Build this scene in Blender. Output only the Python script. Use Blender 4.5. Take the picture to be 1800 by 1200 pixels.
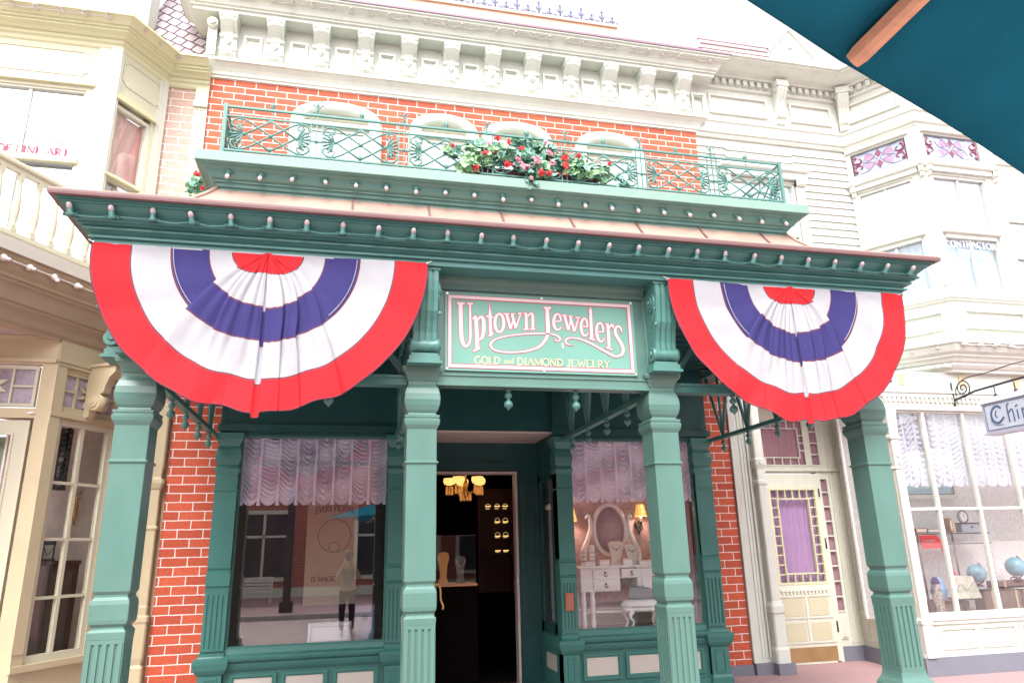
import bpy, bmesh, math, random
from mathutils import Matrix, Vector
from math import sin, cos, pi, radians as rad

# ---------------------------------------------------------------- camera, sky, sun
sc = bpy.context.scene
for o in list(bpy.data.objects): bpy.data.objects.remove(o)
cam_d = bpy.data.cameras.new("camera"); cam = bpy.data.objects.new("camera", cam_d)
sc.collection.objects.link(cam); sc.camera = cam
cam_d.sensor_width = 36; cam_d.lens = 25.0; cam_d.clip_start = 0.05; cam_d.clip_end = 500
YAW, PITCH, ROLL = rad(13.166), rad(16.232), rad(-1.367)
fw = Vector((sin(YAW)*cos(PITCH), cos(YAW)*cos(PITCH), sin(PITCH)))
rt0 = Vector((cos(YAW), -sin(YAW), 0)); up0 = rt0.cross(fw)
rt = rt0*cos(ROLL) + up0*sin(ROLL); up = -rt0*sin(ROLL) + up0*cos(ROLL)
cam.matrix_world = Matrix(((rt.x, up.x, -fw.x, 0), (rt.y, up.y, -fw.y, 0), (rt.z, up.z, -fw.z, 1.65), (0, 0, 0, 1)))
SUN_EL, SUN_AZ = rad(52), rad(198)      # azimuth clockwise from +Y: the sun is behind the camera, a little to the left
wd = bpy.data.worlds.new("World"); sc.world = wd; wd.use_nodes = True
nt = wd.node_tree; nt.nodes.clear()
wo = nt.nodes.new('ShaderNodeOutputWorld'); bg = nt.nodes.new('ShaderNodeBackground')
sky = nt.nodes.new('ShaderNodeTexSky'); sky.sky_type = 'NISHITA'; sky.sun_disc = False
sky.sun_elevation = SUN_EL; sky.sun_rotation = SUN_AZ; sky.air_density = 1.0; sky.dust_density = 4.0; sky.ozone_density = 1.0
hs = nt.nodes.new('ShaderNodeHueSaturation'); hs.inputs['Saturation'].default_value = 0.22; hs.inputs['Value'].default_value = 1.85
nt.links.new(sky.outputs[0], hs.inputs['Color']); nt.links.new(hs.outputs[0], bg.inputs[0])
bg.inputs[1].default_value = 0.15; nt.links.new(bg.outputs[0], wo.inputs[0])
sl = bpy.data.lights.new("sun", 'SUN'); sl.energy = 1.1; sl.angle = rad(20); sl.color = (1.0, 0.975, 0.94)
sun = bpy.data.objects.new("sun", sl); sc.collection.objects.link(sun)
sdir = Vector((sin(SUN_AZ)*cos(SUN_EL), cos(SUN_AZ)*cos(SUN_EL), sin(SUN_EL)))
sun.rotation_euler = sdir.to_track_quat('Z', 'Y').to_euler(); sun.location = (-3, -10, 20)
sc.view_settings.view_transform = 'Standard'; sc.view_settings.look = 'None'
sc.view_settings.exposure = 0.90; sc.view_settings.gamma = 1; sc.view_settings.use_curve_mapping = False
sc.render.engine = 'CYCLES'
sc.cycles.max_bounces = 8; sc.cycles.transparent_max_bounces = 16; sc.cycles.sample_clamp_indirect = 6

# ---------------------------------------------------------------- materials
MATS = {}
def newmat(name):
    m = bpy.data.materials.new(name); m.use_nodes = True; t = m.node_tree
    return m, t, t.nodes['Principled BSDF']
def N(t, kind, **kw):
    n = t.nodes.new(kind)
    for k, v in kw.items(): setattr(n, k, v)
    return n
def paint(name, col, rough=0.45, var=0.10, scale=6.0, bump=0.0, bscale=40., metal=0.0, grime=0.0, spec=0.5, emit=None, es=0, hue=None, stretch=(1, 1, 1), coat=0):
    """painted / plain surface: slight tone wander, optional weather streaks and grain"""
    if name in MATS: return MATS[name]
    m, t, b = newmat(name); L = t.links.new
    tc = N(t, 'ShaderNodeNewGeometry'); mp = N(t, 'ShaderNodeMapping'); mp.inputs['Scale'].default_value = stretch
    L(tc.outputs['Position'], mp.inputs['Vector'])
    nz = N(t, 'ShaderNodeTexNoise'); nz.inputs['Scale'].default_value = scale; nz.inputs['Detail'].default_value = 5; nz.inputs['Roughness'].default_value = .6
    L(mp.outputs[0], nz.inputs['Vector'])
    mr = N(t, 'ShaderNodeMapRange'); mr.inputs[1].default_value = .25; mr.inputs[2].default_value = .75; mr.inputs[3].default_value = 1-var; mr.inputs[4].default_value = 1+var
    L(nz.outputs[0], mr.inputs[0])
    mx = N(t, 'ShaderNodeVectorMath', operation='SCALE'); mx.inputs[0].default_value = col[:3]; L(mr.outputs[0], mx.inputs['Scale'])
    out = mx.outputs[0]
    if grime:
        n2 = N(t, 'ShaderNodeTexNoise'); n2.inputs['Scale'].default_value = 1.6; n2.inputs['Detail'].default_value = 8; n2.inputs['Roughness'].default_value = .7
        mp2 = N(t, 'ShaderNodeMapping'); mp2.inputs['Scale'].default_value = (3, 3, .6); L(tc.outputs['Position'], mp2.inputs[0]); L(mp2.outputs[0], n2.inputs['Vector'])
        r2 = N(t, 'ShaderNodeMapRange'); r2.inputs[1].default_value = .52; r2.inputs[2].default_value = .8; r2.inputs[3].default_value = 0; r2.inputs[4].default_value = grime
        L(n2.outputs[0], r2.inputs[0])
        mm = N(t, 'ShaderNodeMix', data_type='RGBA'); L(r2.outputs[0], mm.inputs[0]); L(out, mm.inputs[6]); mm.inputs[7].default_value = (.16, .14, .11, 1)
        out = mm.outputs[2]
    L(out, b.inputs['Base Color'])
    b.inputs['Roughness'].default_value = rough; b.inputs['Metallic'].default_value = metal; b.inputs['Specular IOR Level'].default_value = spec
    r3 = N(t, 'ShaderNodeMapRange'); r3.inputs[3].default_value = max(0, rough-.08); r3.inputs[4].default_value = min(1, rough+.12); L(nz.outputs[0], r3.inputs[0]); L(r3.outputs[0], b.inputs['Roughness'])
    if bump:
        n3 = N(t, 'ShaderNodeTexNoise'); n3.inputs['Scale'].default_value = bscale; n3.inputs['Detail'].default_value = 4; L(mp.outputs[0], n3.inputs['Vector'])
        bp = N(t, 'ShaderNodeBump'); bp.inputs['Strength'].default_value = bump; bp.inputs['Distance'].default_value = .01; L(n3.outputs[0], bp.inputs['Height']); L(bp.outputs[0], b.inputs['Normal'])
    if emit:
        b.inputs['Emission Color'].default_value = (*emit, 1); b.inputs['Emission Strength'].default_value = es
    if coat: b.inputs['Coat Weight'].default_value = coat; b.inputs['Coat Roughness'].default_value = .12
    MATS[name] = m; return m
def brickmat(name, c1, c2, mortar, bw=.283, bh=.1035, ms=.0062, off=(0, 0), axis='X', bump=.6, var=.5, rot=0):
    m, t, b = newmat(name); L = t.links.new
    g = N(t, 'ShaderNodeNewGeometry'); s = N(t, 'ShaderNodeSeparateXYZ'); L(g.outputs['Position'], s.inputs[0])
    a = N(t, 'ShaderNodeMath', operation='ADD'); a.inputs[1].default_value = 50+off[0]; z = N(t, 'ShaderNodeMath', operation='ADD'); z.inputs[1].default_value = 50+off[1]
    L(s.outputs[axis], a.inputs[0]); L(s.outputs['Z'], z.inputs[0])
    n0 = N(t, 'ShaderNodeTexNoise'); n0.inputs['Scale'].default_value = 9; n0.inputs['Detail'].default_value = 3; L(g.outputs['Position'], n0.inputs['Vector'])
    w = N(t, 'ShaderNodeMath', operation='MULTIPLY_ADD'); w.inputs[1].default_value = .010; L(n0.outputs[0], w.inputs[0]); L(z.outputs[0], w.inputs[2])
    w2 = N(t, 'ShaderNodeMath', operation='MULTIPLY_ADD'); w2.inputs[1].default_value = .014; L(n0.outputs[0], w2.inputs[0]); L(a.outputs[0], w2.inputs[2])
    c = N(t, 'ShaderNodeCombineXYZ'); L(w2.outputs[0], c.inputs[0]); L(w.outputs[0], c.inputs[1])
    ro = N(t, 'ShaderNodeMapping'); ro.inputs['Rotation'].default_value = (0, 0, rot); L(c.outputs[0], ro.inputs[0])
    br = N(t, 'ShaderNodeTexBrick'); br.offset = .5; L(ro.outputs[0], br.inputs['Vector'])
    for k, v in dict(Scale=1, Bias=0).items(): br.inputs[k].default_value = v
    br.inputs['Mortar Size'].default_value = ms; br.inputs['Mortar Smooth'].default_value = .25; br.inputs['Brick Width'].default_value = bw; br.inputs['Row Height'].default_value = bh
    br.inputs['Color1'].default_value = (*c1, 1); br.inputs['Color2'].default_value = (*c2, 1); br.inputs['Mortar'].default_value = (*mortar, 1)
    nz = N(t, 'ShaderNodeTexNoise'); nz.inputs['Scale'].default_value = 30; nz.inputs['Detail'].default_value = 6; L(g.outputs['Position'], nz.inputs['Vector'])
    mr = N(t, 'ShaderNodeMapRange'); mr.inputs[1].default_value = .3; mr.inputs[2].default_value = .7; mr.inputs[3].default_value = 1-var*.25; mr.inputs[4].default_value = 1+var*.25; L(nz.outputs[0], mr.inputs[0])
    vm = N(t, 'ShaderNodeVectorMath', operation='SCALE'); L(br.outputs['Color'], vm.inputs[0]); L(mr.outputs[0], vm.inputs['Scale'])
    L(vm.outputs[0], b.inputs['Base Color']); b.inputs['Roughness'].default_value = .75
    ad = N(t, 'ShaderNodeMath', operation='MULTIPLY_ADD'); L(br.outputs['Fac'], ad.inputs[0]); ad.inputs[1].default_value = -1; 
    sm = N(t, 'ShaderNodeMath', operation='MULTIPLY'); sm.inputs[1].default_value = .35; L(nz.outputs[0], sm.inputs[0]); L(sm.outputs[0], ad.inputs[2])
    bp = N(t, 'ShaderNodeBump'); bp.inputs['Strength'].default_value = bump; bp.inputs['Distance'].default_value = .012; L(ad.outputs[0], bp.inputs['Height']); L(bp.outputs[0], b.inputs['Normal'])
    MATS[name] = m; return m
def glassmat(name, refl=.12, tint=(1, 1, 1), rough=0.0):
    m = bpy.data.materials.new(name); m.use_nodes = True; t = m.node_tree; t.nodes.clear(); L = t.links.new
    o = N(t, 'ShaderNodeOutputMaterial'); mx = N(t, 'ShaderNodeMixShader'); tr = N(t, 'ShaderNodeBsdfTransparent'); gl = N(t, 'ShaderNodeBsdfGlossy')
    tr.inputs[0].default_value = (*tint, 1); gl.inputs['Roughness'].default_value = rough; gl.inputs[0].default_value = (1, 1, 1, 1)
    f = N(t, 'ShaderNodeLayerWeight'); f.inputs[0].default_value = .5
    pw = N(t, 'ShaderNodeMath', operation='POWER'); pw.inputs[1].default_value = 4; L(f.outputs['Facing'], pw.inputs[0])
    a = N(t, 'ShaderNodeMath', operation='MULTIPLY_ADD'); a.inputs[1].default_value = .8; a.inputs[2].default_value = refl; a.use_clamp = True; L(pw.outputs[0], a.inputs[0]); L(a.outputs[0], mx.inputs[0])
    L(tr.outputs[0], mx.inputs[1]); L(gl.outputs[0], mx.inputs[2]); L(mx.outputs[0], o.inputs[0]); MATS[name] = m; return m
def fabric(name, col, trans=.25, thin=0.0, rough=.85, weave=220, var=.05):
    m = bpy.data.materials.new(name); m.use_nodes = True; t = m.node_tree; t.nodes.clear(); L = t.links.new
    o = N(t, 'ShaderNodeOutputMaterial'); d = N(t, 'ShaderNodeBsdfDiffuse'); tl = N(t, 'ShaderNodeBsdfTranslucent'); mx = N(t, 'ShaderNodeMixShader'); mx.inputs[0].default_value = trans
    g = N(t, 'ShaderNodeNewGeometry'); nz = N(t, 'ShaderNodeTexNoise'); nz.inputs['Scale'].default_value = 5; nz.inputs['Detail'].default_value = 6; L(g.outputs['Position'], nz.inputs['Vector'])
    mr = N(t, 'ShaderNodeMapRange'); mr.inputs[1].default_value = .3; mr.inputs[2].default_value = .7; mr.inputs[3].default_value = 1-var; mr.inputs[4].default_value = 1+var; L(nz.outputs[0], mr.inputs[0])
    vm = N(t, 'ShaderNodeVectorMath', operation='SCALE'); vm.inputs[0].default_value = col; L(mr.outputs[0], vm.inputs['Scale']); L(vm.outputs[0], d.inputs[0]); L(vm.outputs[0], tl.inputs[0])
    n2 = N(t, 'ShaderNodeTexNoise'); n2.inputs['Scale'].default_value = weave; L(g.outputs['Position'], n2.inputs['Vector'])
    bp = N(t, 'ShaderNodeBump'); bp.inputs['Strength'].default_value = .35; bp.inputs['Distance'].default_value = .004; L(n2.outputs[0], bp.inputs['Height']); L(bp.outputs[0], d.inputs['Normal'])
    L(d.outputs[0], mx.inputs[1]); L(tl.outputs[0], mx.inputs[2]); last = mx
    if thin:
        tp = N(t, 'ShaderNodeBsdfTransparent'); m2 = N(t, 'ShaderNodeMixShader'); m2.inputs[0].default_value = thin; L(mx.outputs[0], m2.inputs[1]); L(tp.outputs[0], m2.inputs[2]); last = m2
    L(last.outputs[0], o.inputs[0]); MATS[name] = m; return m

GREEN = paint('green_paint', (.088, .190, .160), .30, .11, 3, bump=.14, bscale=30, grime=.16, stretch=(1, 1, .35), coat=.15)
GREEND = paint('shaded_green_paint', (.010, .070, .068), .35, .10, 4, bump=.05, grime=.06)  # shade under the canopy is darkened into this green
GREENC = paint('cornice_green_paint', (.055, .19, .172), .36, .10, 4, bump=.06, grime=.10)
GREENP = paint('lightened_shelf_green', (.19, .31, .265), .5, .07, 3, bump=.05, grime=.12)  # paler than the posts: upward light and haze put into the colour
BRICK = brickmat('red_brick', (.56, .100, .043), (.43, .070, .032), (.80, .74, .70))
BRICKP = brickmat('faded_pink_brick', (.50, .33, .27), (.56, .36, .31), (.80, .76, .70), bw=.30, bh=.118, off=(.1, .02))
CREAM = paint('cream_paint', (.55, .53, .40), .5, .04, 3, grime=.07)
CREAMD = paint('tan_paint', (.50, .43, .275), .5, .06, 3, grime=.08)
WHITE = paint('white_paint', (.60, .615, .555), .5, .05, 3, grime=.22)
IVORY = paint('ivory_paint', (.61, .61, .52), .5, .05, 3, grime=.18)
YELLOWP = paint('pale_yellow_paint', (.58, .57, .37), .5, .03, 3)
BEIGEP = paint('panel_beige', (.52, .48, .43), .6, .04, 3)  # even beige for inset panels, entry ceiling and side blind
COPPER = paint('copper_sheet', (.43, .295, .24), .42, .22, 1.6, bump=.25, bscale=3, metal=.1, grime=.10)
COPPERE = paint('copper_edge', (.19, .105, .105), .45, .12, 5, metal=0)
PEACH = paint('peach_metal', (.60, .42, .31), .5, .06, 3)
IRON = paint('blue_grey_iron', (.10, .11, .20), .5, .1, 10)
BLACKI = paint('black_iron', (.03, .03, .035), .5, .1, 10)
SLATE = paint('pink_grey_shingle', (.46, .38, .38), .7, .16, 9, bump=.3, bscale=40)
MAROON = paint('maroon_tile', (.22, .08, .09), .6, .15, 9)
BULB = paint('frosted_bulb', (.50, .43, .43), .15, .05, 30, coat=.5)
SOCKET = paint('green_socket', (.05, .16, .145), .4, .1, 20)
SOCKETW = paint('white_socket', (.62, .58, .52), .5, .1, 20)
GREYB = paint('grey_plinth_paint', (.17, .175, .21), .6, .07, 4, bump=.1)
BRASS = paint('brass', (.62, .42, .14), .28, .12, 12, metal=.9)
GOLD = paint('gold_leaf', (.75, .62, .34), .4, .08, 20, metal=.2)
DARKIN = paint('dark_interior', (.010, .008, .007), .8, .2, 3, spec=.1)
DARKWOOD = paint('dark_wood', (.07, .024, .016), .5, .25, 5, stretch=(1, 1, .2))
RED = fabric('red_cloth', (.68, .040, .050), .30); BLUE = fabric('blue_cloth', (.058, .052, .175), .20); WHT = fabric('white_cloth', (.54, .54, .575), .35)
SEAM = fabric('seam_cloth', (.16, .06, .08), .05)
LACE = fabric('lilac_lace', (.86, .86, 1.0), .30, thin=.03, weave=300); LACEW = fabric('white_lace', (.80, .80, .88), .4, thin=.1, weave=300)
SHEER = fabric('sheer_curtain', (.72, .74, .84), .5, thin=.2); PINKSH = fabric('pink_shade', (.74, .45, .43), .25); PURP = fabric('purple_curtain', (.40, .25, .44), .2)
MAUVEC = fabric('mauve_curtain', (.38, .22, .26), .2)
GLASS = glassmat('shop_glass', .115); GLASSR = glassmat('vanity_glass', .055); GLASSL = glassmat('light_glass', .09); SKYGL = glassmat('sky_glass', .45, (.8, .85, .95)); GLASSD = glassmat('display_glass', .035)
GLOSSP = paint('porcelain_white', (.80, .79, .77), .22, .02, 5, coat=.3)

# ---------------------------------------------------------------- mesh helpers
COL = sc.collection
class MB:
    def __init__(s, M=None): s.v = []; s.f = []; s.m = []; s.sm = []; s.M = M; s.mi = 0; s.smooth = False
    def pt(s, p):
        p = Vector(p); s.v.append(s.M @ p if s.M else p); return len(s.v)-1
    def face(s, ids): s.f.append(tuple(ids)); s.m.append(s.mi); s.sm.append(s.smooth)
    def poly(s, pts): s.face([s.pt(p) for p in pts])
    def box(s, x0, x1, y0, y1, z0, z1, bev=0):
        if bev:
            b = min(bev, abs(x1-x0)/2.1, abs(z1-z0)/2.1, abs(y1-y0)/1.1)
            ids = [[s.pt(p) for p in ((x0+a, y, z0+a), (x1-a, y, z0+a), (x1-a, y, z1-a), (x0+a, y, z1-a))] for y, a in ((y0, 0), (y1-b*(1 if y1 > y0 else -1), 0), (y1, b))]
            s.face(ids[0][::-1]); s.face(ids[2])
            for i in range(2):
                for k in range(4): s.face((ids[i][k], ids[i][(k+1) % 4], ids[i+1][(k+1) % 4], ids[i+1][k]))
            return s
        i = [s.pt(p) for p in ((x0, y0, z0), (x1, y0, z0), (x1, y1, z0), (x0, y1, z0), (x0, y0, z1), (x1, y0, z1), (x1, y1, z1), (x0, y1, z1))]
        for q in ((0, 3, 2, 1), (4, 5, 6, 7), (0, 1, 5, 4), (1, 2, 6, 5), (2, 3, 7, 6), (3, 0, 4, 7)): s.face([i[k] for k in q])
        return s
    def prism(s, poly, y0, y1, axis='Y'):
        """polygon in (x,z) extruded in y (or (y,z) extruded in x, or (x,y) in z)"""
        def P(a, b, c): return {'Y': (a, c, b), 'X': (c, a, b), 'Z': (a, b, c)}[axis]
        A = [s.pt(P(a, b, y0)) for a, b in poly]; B = [s.pt(P(a, b, y1)) for a, b in poly]
        s.face(A); s.face(B[::-1]); n = len(poly)
        for k in range(n): s.face((A[k], B[k], B[(k+1) % n], A[(k+1) % n]))
        return s
    def frame(s, x0, x1, z0, z1, y0, y1, w, wb=None):
        wb = wb or w
        s.box(x0, x1, y0, y1, z1-w, z1); s.box(x0, x1, y0, y1, z0, z0+wb); s.box(x0, x0+w, y0, y1, z0+wb, z1-w); s.box(x1-w, x1, y0, y1, z0+wb, z1-w); return s
    def sweep(s, path, prof, caps=True, wrap=True):
        """profile (out,z) along plan path; outward is the right-hand side of travel; mitred"""
        n = len(path); T = []
        for i in range(n-1):
            d = Vector((path[i+1][0]-path[i][0], path[i+1][1]-path[i][1])); T.append(d.normalized())
        rings = []
        for i in range(n):
            a = T[max(0, i-1)]; b = T[min(n-2, i)]
            na = Vector((a.y, -a.x)); nb = Vector((b.y, -b.x)); m = (na+nb); m = m/ max(.2, (1+na.dot(nb)))
            rings.append([s.pt((path[i][0]+m.x*o, path[i][1]+m.y*o, z)) for o, z in prof])
        k = len(prof)
        for i in range(n-1):
            for j in range(k if wrap else k-1): s.face((rings[i][j], rings[i+1][j], rings[i+1][(j+1) % k], rings[i][(j+1) % k]))
        if caps and wrap: s.face(rings[0]); s.face(rings[-1][::-1])
        return s
    def tube(s, pts, r, n=6, closed=False, cap=True):
        pts = [Vector(p) for p in pts]; m = len(pts); rr = r if hasattr(r, '__len__') else [r]*m; R = []; sm = s.smooth; s.smooth = n > 4
        pu = None
        for i in range(m):
            a = pts[i-1] if (i or closed) else pts[0]; b = pts[(i+1) % m] if (i < m-1 or closed) else pts[-1]
            t = (b-a); t = t.normalized() if t.length > 1e-9 else Vector((0, 0, 1))
            if pu is None: u = t.cross(Vector((0, 1, .01))); u = u if u.length > .1 else t.cross(Vector((1, 0, 0)))
            else: u = pu - t*pu.dot(t)
            u.normalize(); pu = u; w = t.cross(u)
            R.append([s.pt(pts[i] + (u*cos(2*pi*k/n+pi/n) + w*sin(2*pi*k/n+pi/n))*rr[i]) for k in range(n)])
        for i in range(m if closed else m-1):
            A, B = R[i], R[(i+1) % m]
            for k in range(n): s.face((A[k], A[(k+1) % n], B[(k+1) % n], B[k]))
        if cap and not closed: s.face(R[0][::-1]); s.face(R[-1])
        s.smooth = sm; return s
    def lathe(s, prof, c=(0, 0, 0), n=14, axis='Z', sx=1, sy=1, cap=True):
        sm = s.smooth; s.smooth = True; c = Vector(c); R = []
        for r, h in prof:
            ring = []
            for k in range(n):
                a = 2*pi*k/n; x, y = r*cos(a)*sx, r*sin(a)*sy
                p = {'Z': (x, y, h), 'Y': (x, h, y), 'X': (h, x, y)}[axis]; ring.append(s.pt(c+Vector(p)))
            R.append(ring)
        for i in range(len(R)-1):
            for k in range(n): s.face((R[i][k], R[i][(k+1) % n], R[i+1][(k+1) % n], R[i+1][k]))
        s.smooth = False
        if cap: s.face(R[0][::-1]); s.face(R[-1])
        s.smooth = sm; return s
    def sqlathe(s, prof, cx, cy, ch=.12):
        """square section with small chamfered corners, half-width w at height z"""
        R = []
        for w, z in prof:
            c = w*ch; R.append([s.pt((cx+x, cy+y, z)) for x, y in ((-w+c, -w), (w-c, -w), (w, -w+c), (w, w-c), (w-c, w), (-w+c, w), (-w, w-c), (-w, -w+c))])
        for i in range(len(R)-1):
            for k in range(8): s.face((R[i][k], R[i][(k+1) % 8], R[i+1][(k+1) % 8], R[i+1][k]))
        s.face(R[0][::-1]); s.face(R[-1]); return s
    def sphere(s, c, r, n=10, sx=1, sy=1, sz=1):
        return s.lathe([(max(1e-4, r*sin(pi*i/(n//2+1))), -r*cos(pi*i/(n//2+1))*sz) for i in range(n//2+2)], c, n, sx=sx, sy=sy)
    def grid(s, fn, nu, nv, mf=None):
        ids = [[s.pt(fn(i/nu, j/nv)) for j in range(nv+1)] for i in range(nu+1)]; sm, m0 = s.smooth, s.mi; s.smooth = True
        for i in range(nu):
            for j in range(nv):
                if mf: s.mi = mf((i+.5)/nu, (j+.5)/nv)
                if s.mi < 0: continue
                s.face((ids[i][j], ids[i+1][j], ids[i+1][j+1], ids[i][j+1]))
        s.smooth, s.mi = sm, m0; return s
    def build(s, name, mats, parent=None, fix=True, origin=None):
        me = bpy.data.meshes.new(name)
        o = bpy.data.objects.new(name, me); COL.objects.link(o)
        off = Vector((0, 0, 0))
        if parent is not None:
            o.parent = parent; q = parent
            while q: off = off+Vector(q.location); q = q.parent
        if origin is not None: o.location = Vector(origin)-off; off = Vector(origin)
        me.from_pydata([tuple(v-off) for v in s.v], [], s.f)
        if not isinstance(mats, (list, tuple)): mats = [mats]
        for m in mats: me.materials.append(m)
        me.polygons.foreach_set('material_index', s.m); me.polygons.foreach_set('use_smooth', s.sm)
        if fix:
            bm = bmesh.new(); bm.from_mesh(me); bmesh.ops.recalc_face_normals(bm, faces=bm.faces); bm.to_mesh(me); bm.free()
        me.update(); return o
def Fr(x, y, ang, z=0):
    """wall frame: local (u, d, z) -> world; u along the wall, d out of the wall (right of travel)"""
    a = rad(ang); return Matrix(((cos(a), sin(a), 0, x), (sin(a), -cos(a), 0, y), (0, 0, 1, z), (0, 0, 0, 1)))
def tag(o, label=None, cat=None, group=None, kind=None):
    if label: o['label'] = label
    if cat: o['category'] = cat
    if group: o['group'] = group
    if kind: o['kind'] = kind
    return o
def thing(name, label, cat, loc=(0, 0, 0), group=None, rz=0):
    o = bpy.data.objects.new(name, None); o.empty_display_size = .2; COL.objects.link(o); o.location = loc; o.rotation_euler = (0, 0, rz)
    return tag(o, label, cat, group)
def dup(o, parent=None, loc=None, rz=None):
    c = o.copy(); COL.objects.link(c)
    if parent is not None: c.parent = parent
    if loc is not None: c.location = loc
    if rz is not None: c.rotation_euler = (0, 0, rz)
    for ch in [x for x in o.children]: dup(ch, c)
    return c
def scroll(cx, cz, r, turns=1.5, a0=0, cw=1, n=22, tail=0.12):
    """spiral points in the x,z plane from the outside in"""
    return [(cx + r*(1-(1-tail)*i/n)*cos(a0+cw*2*pi*turns*i/n), 0, cz + r*(1-(1-tail)*i/n)*sin(a0+cw*2*pi*turns*i/n)) for i in range(n+1)]
def pl(pts, sub=6, closed=False):
    """Catmull-Rom through points of any dimension"""
    P = [tuple(p) for p in pts]; n = len(P); out = []
    for i in range(n if closed else n-1):
        p0 = P[(i-1) % n] if (closed or i) else P[0]; p1 = P[i]; p2 = P[(i+1) % n]; p3 = P[(i+2) % n] if (closed or i+2 < n) else P[-1]
        for k in range(sub):
            t = k/sub; out.append(tuple(.5*((2*b)+(-a+c)*t+(2*a-5*b+4*c-d)*t*t+(-a+3*b-3*c+d)*t**3) for a, b, c, d in zip(p0, p1, p2, p3)))
    if not closed: out.append(P[-1])
    return out
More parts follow.
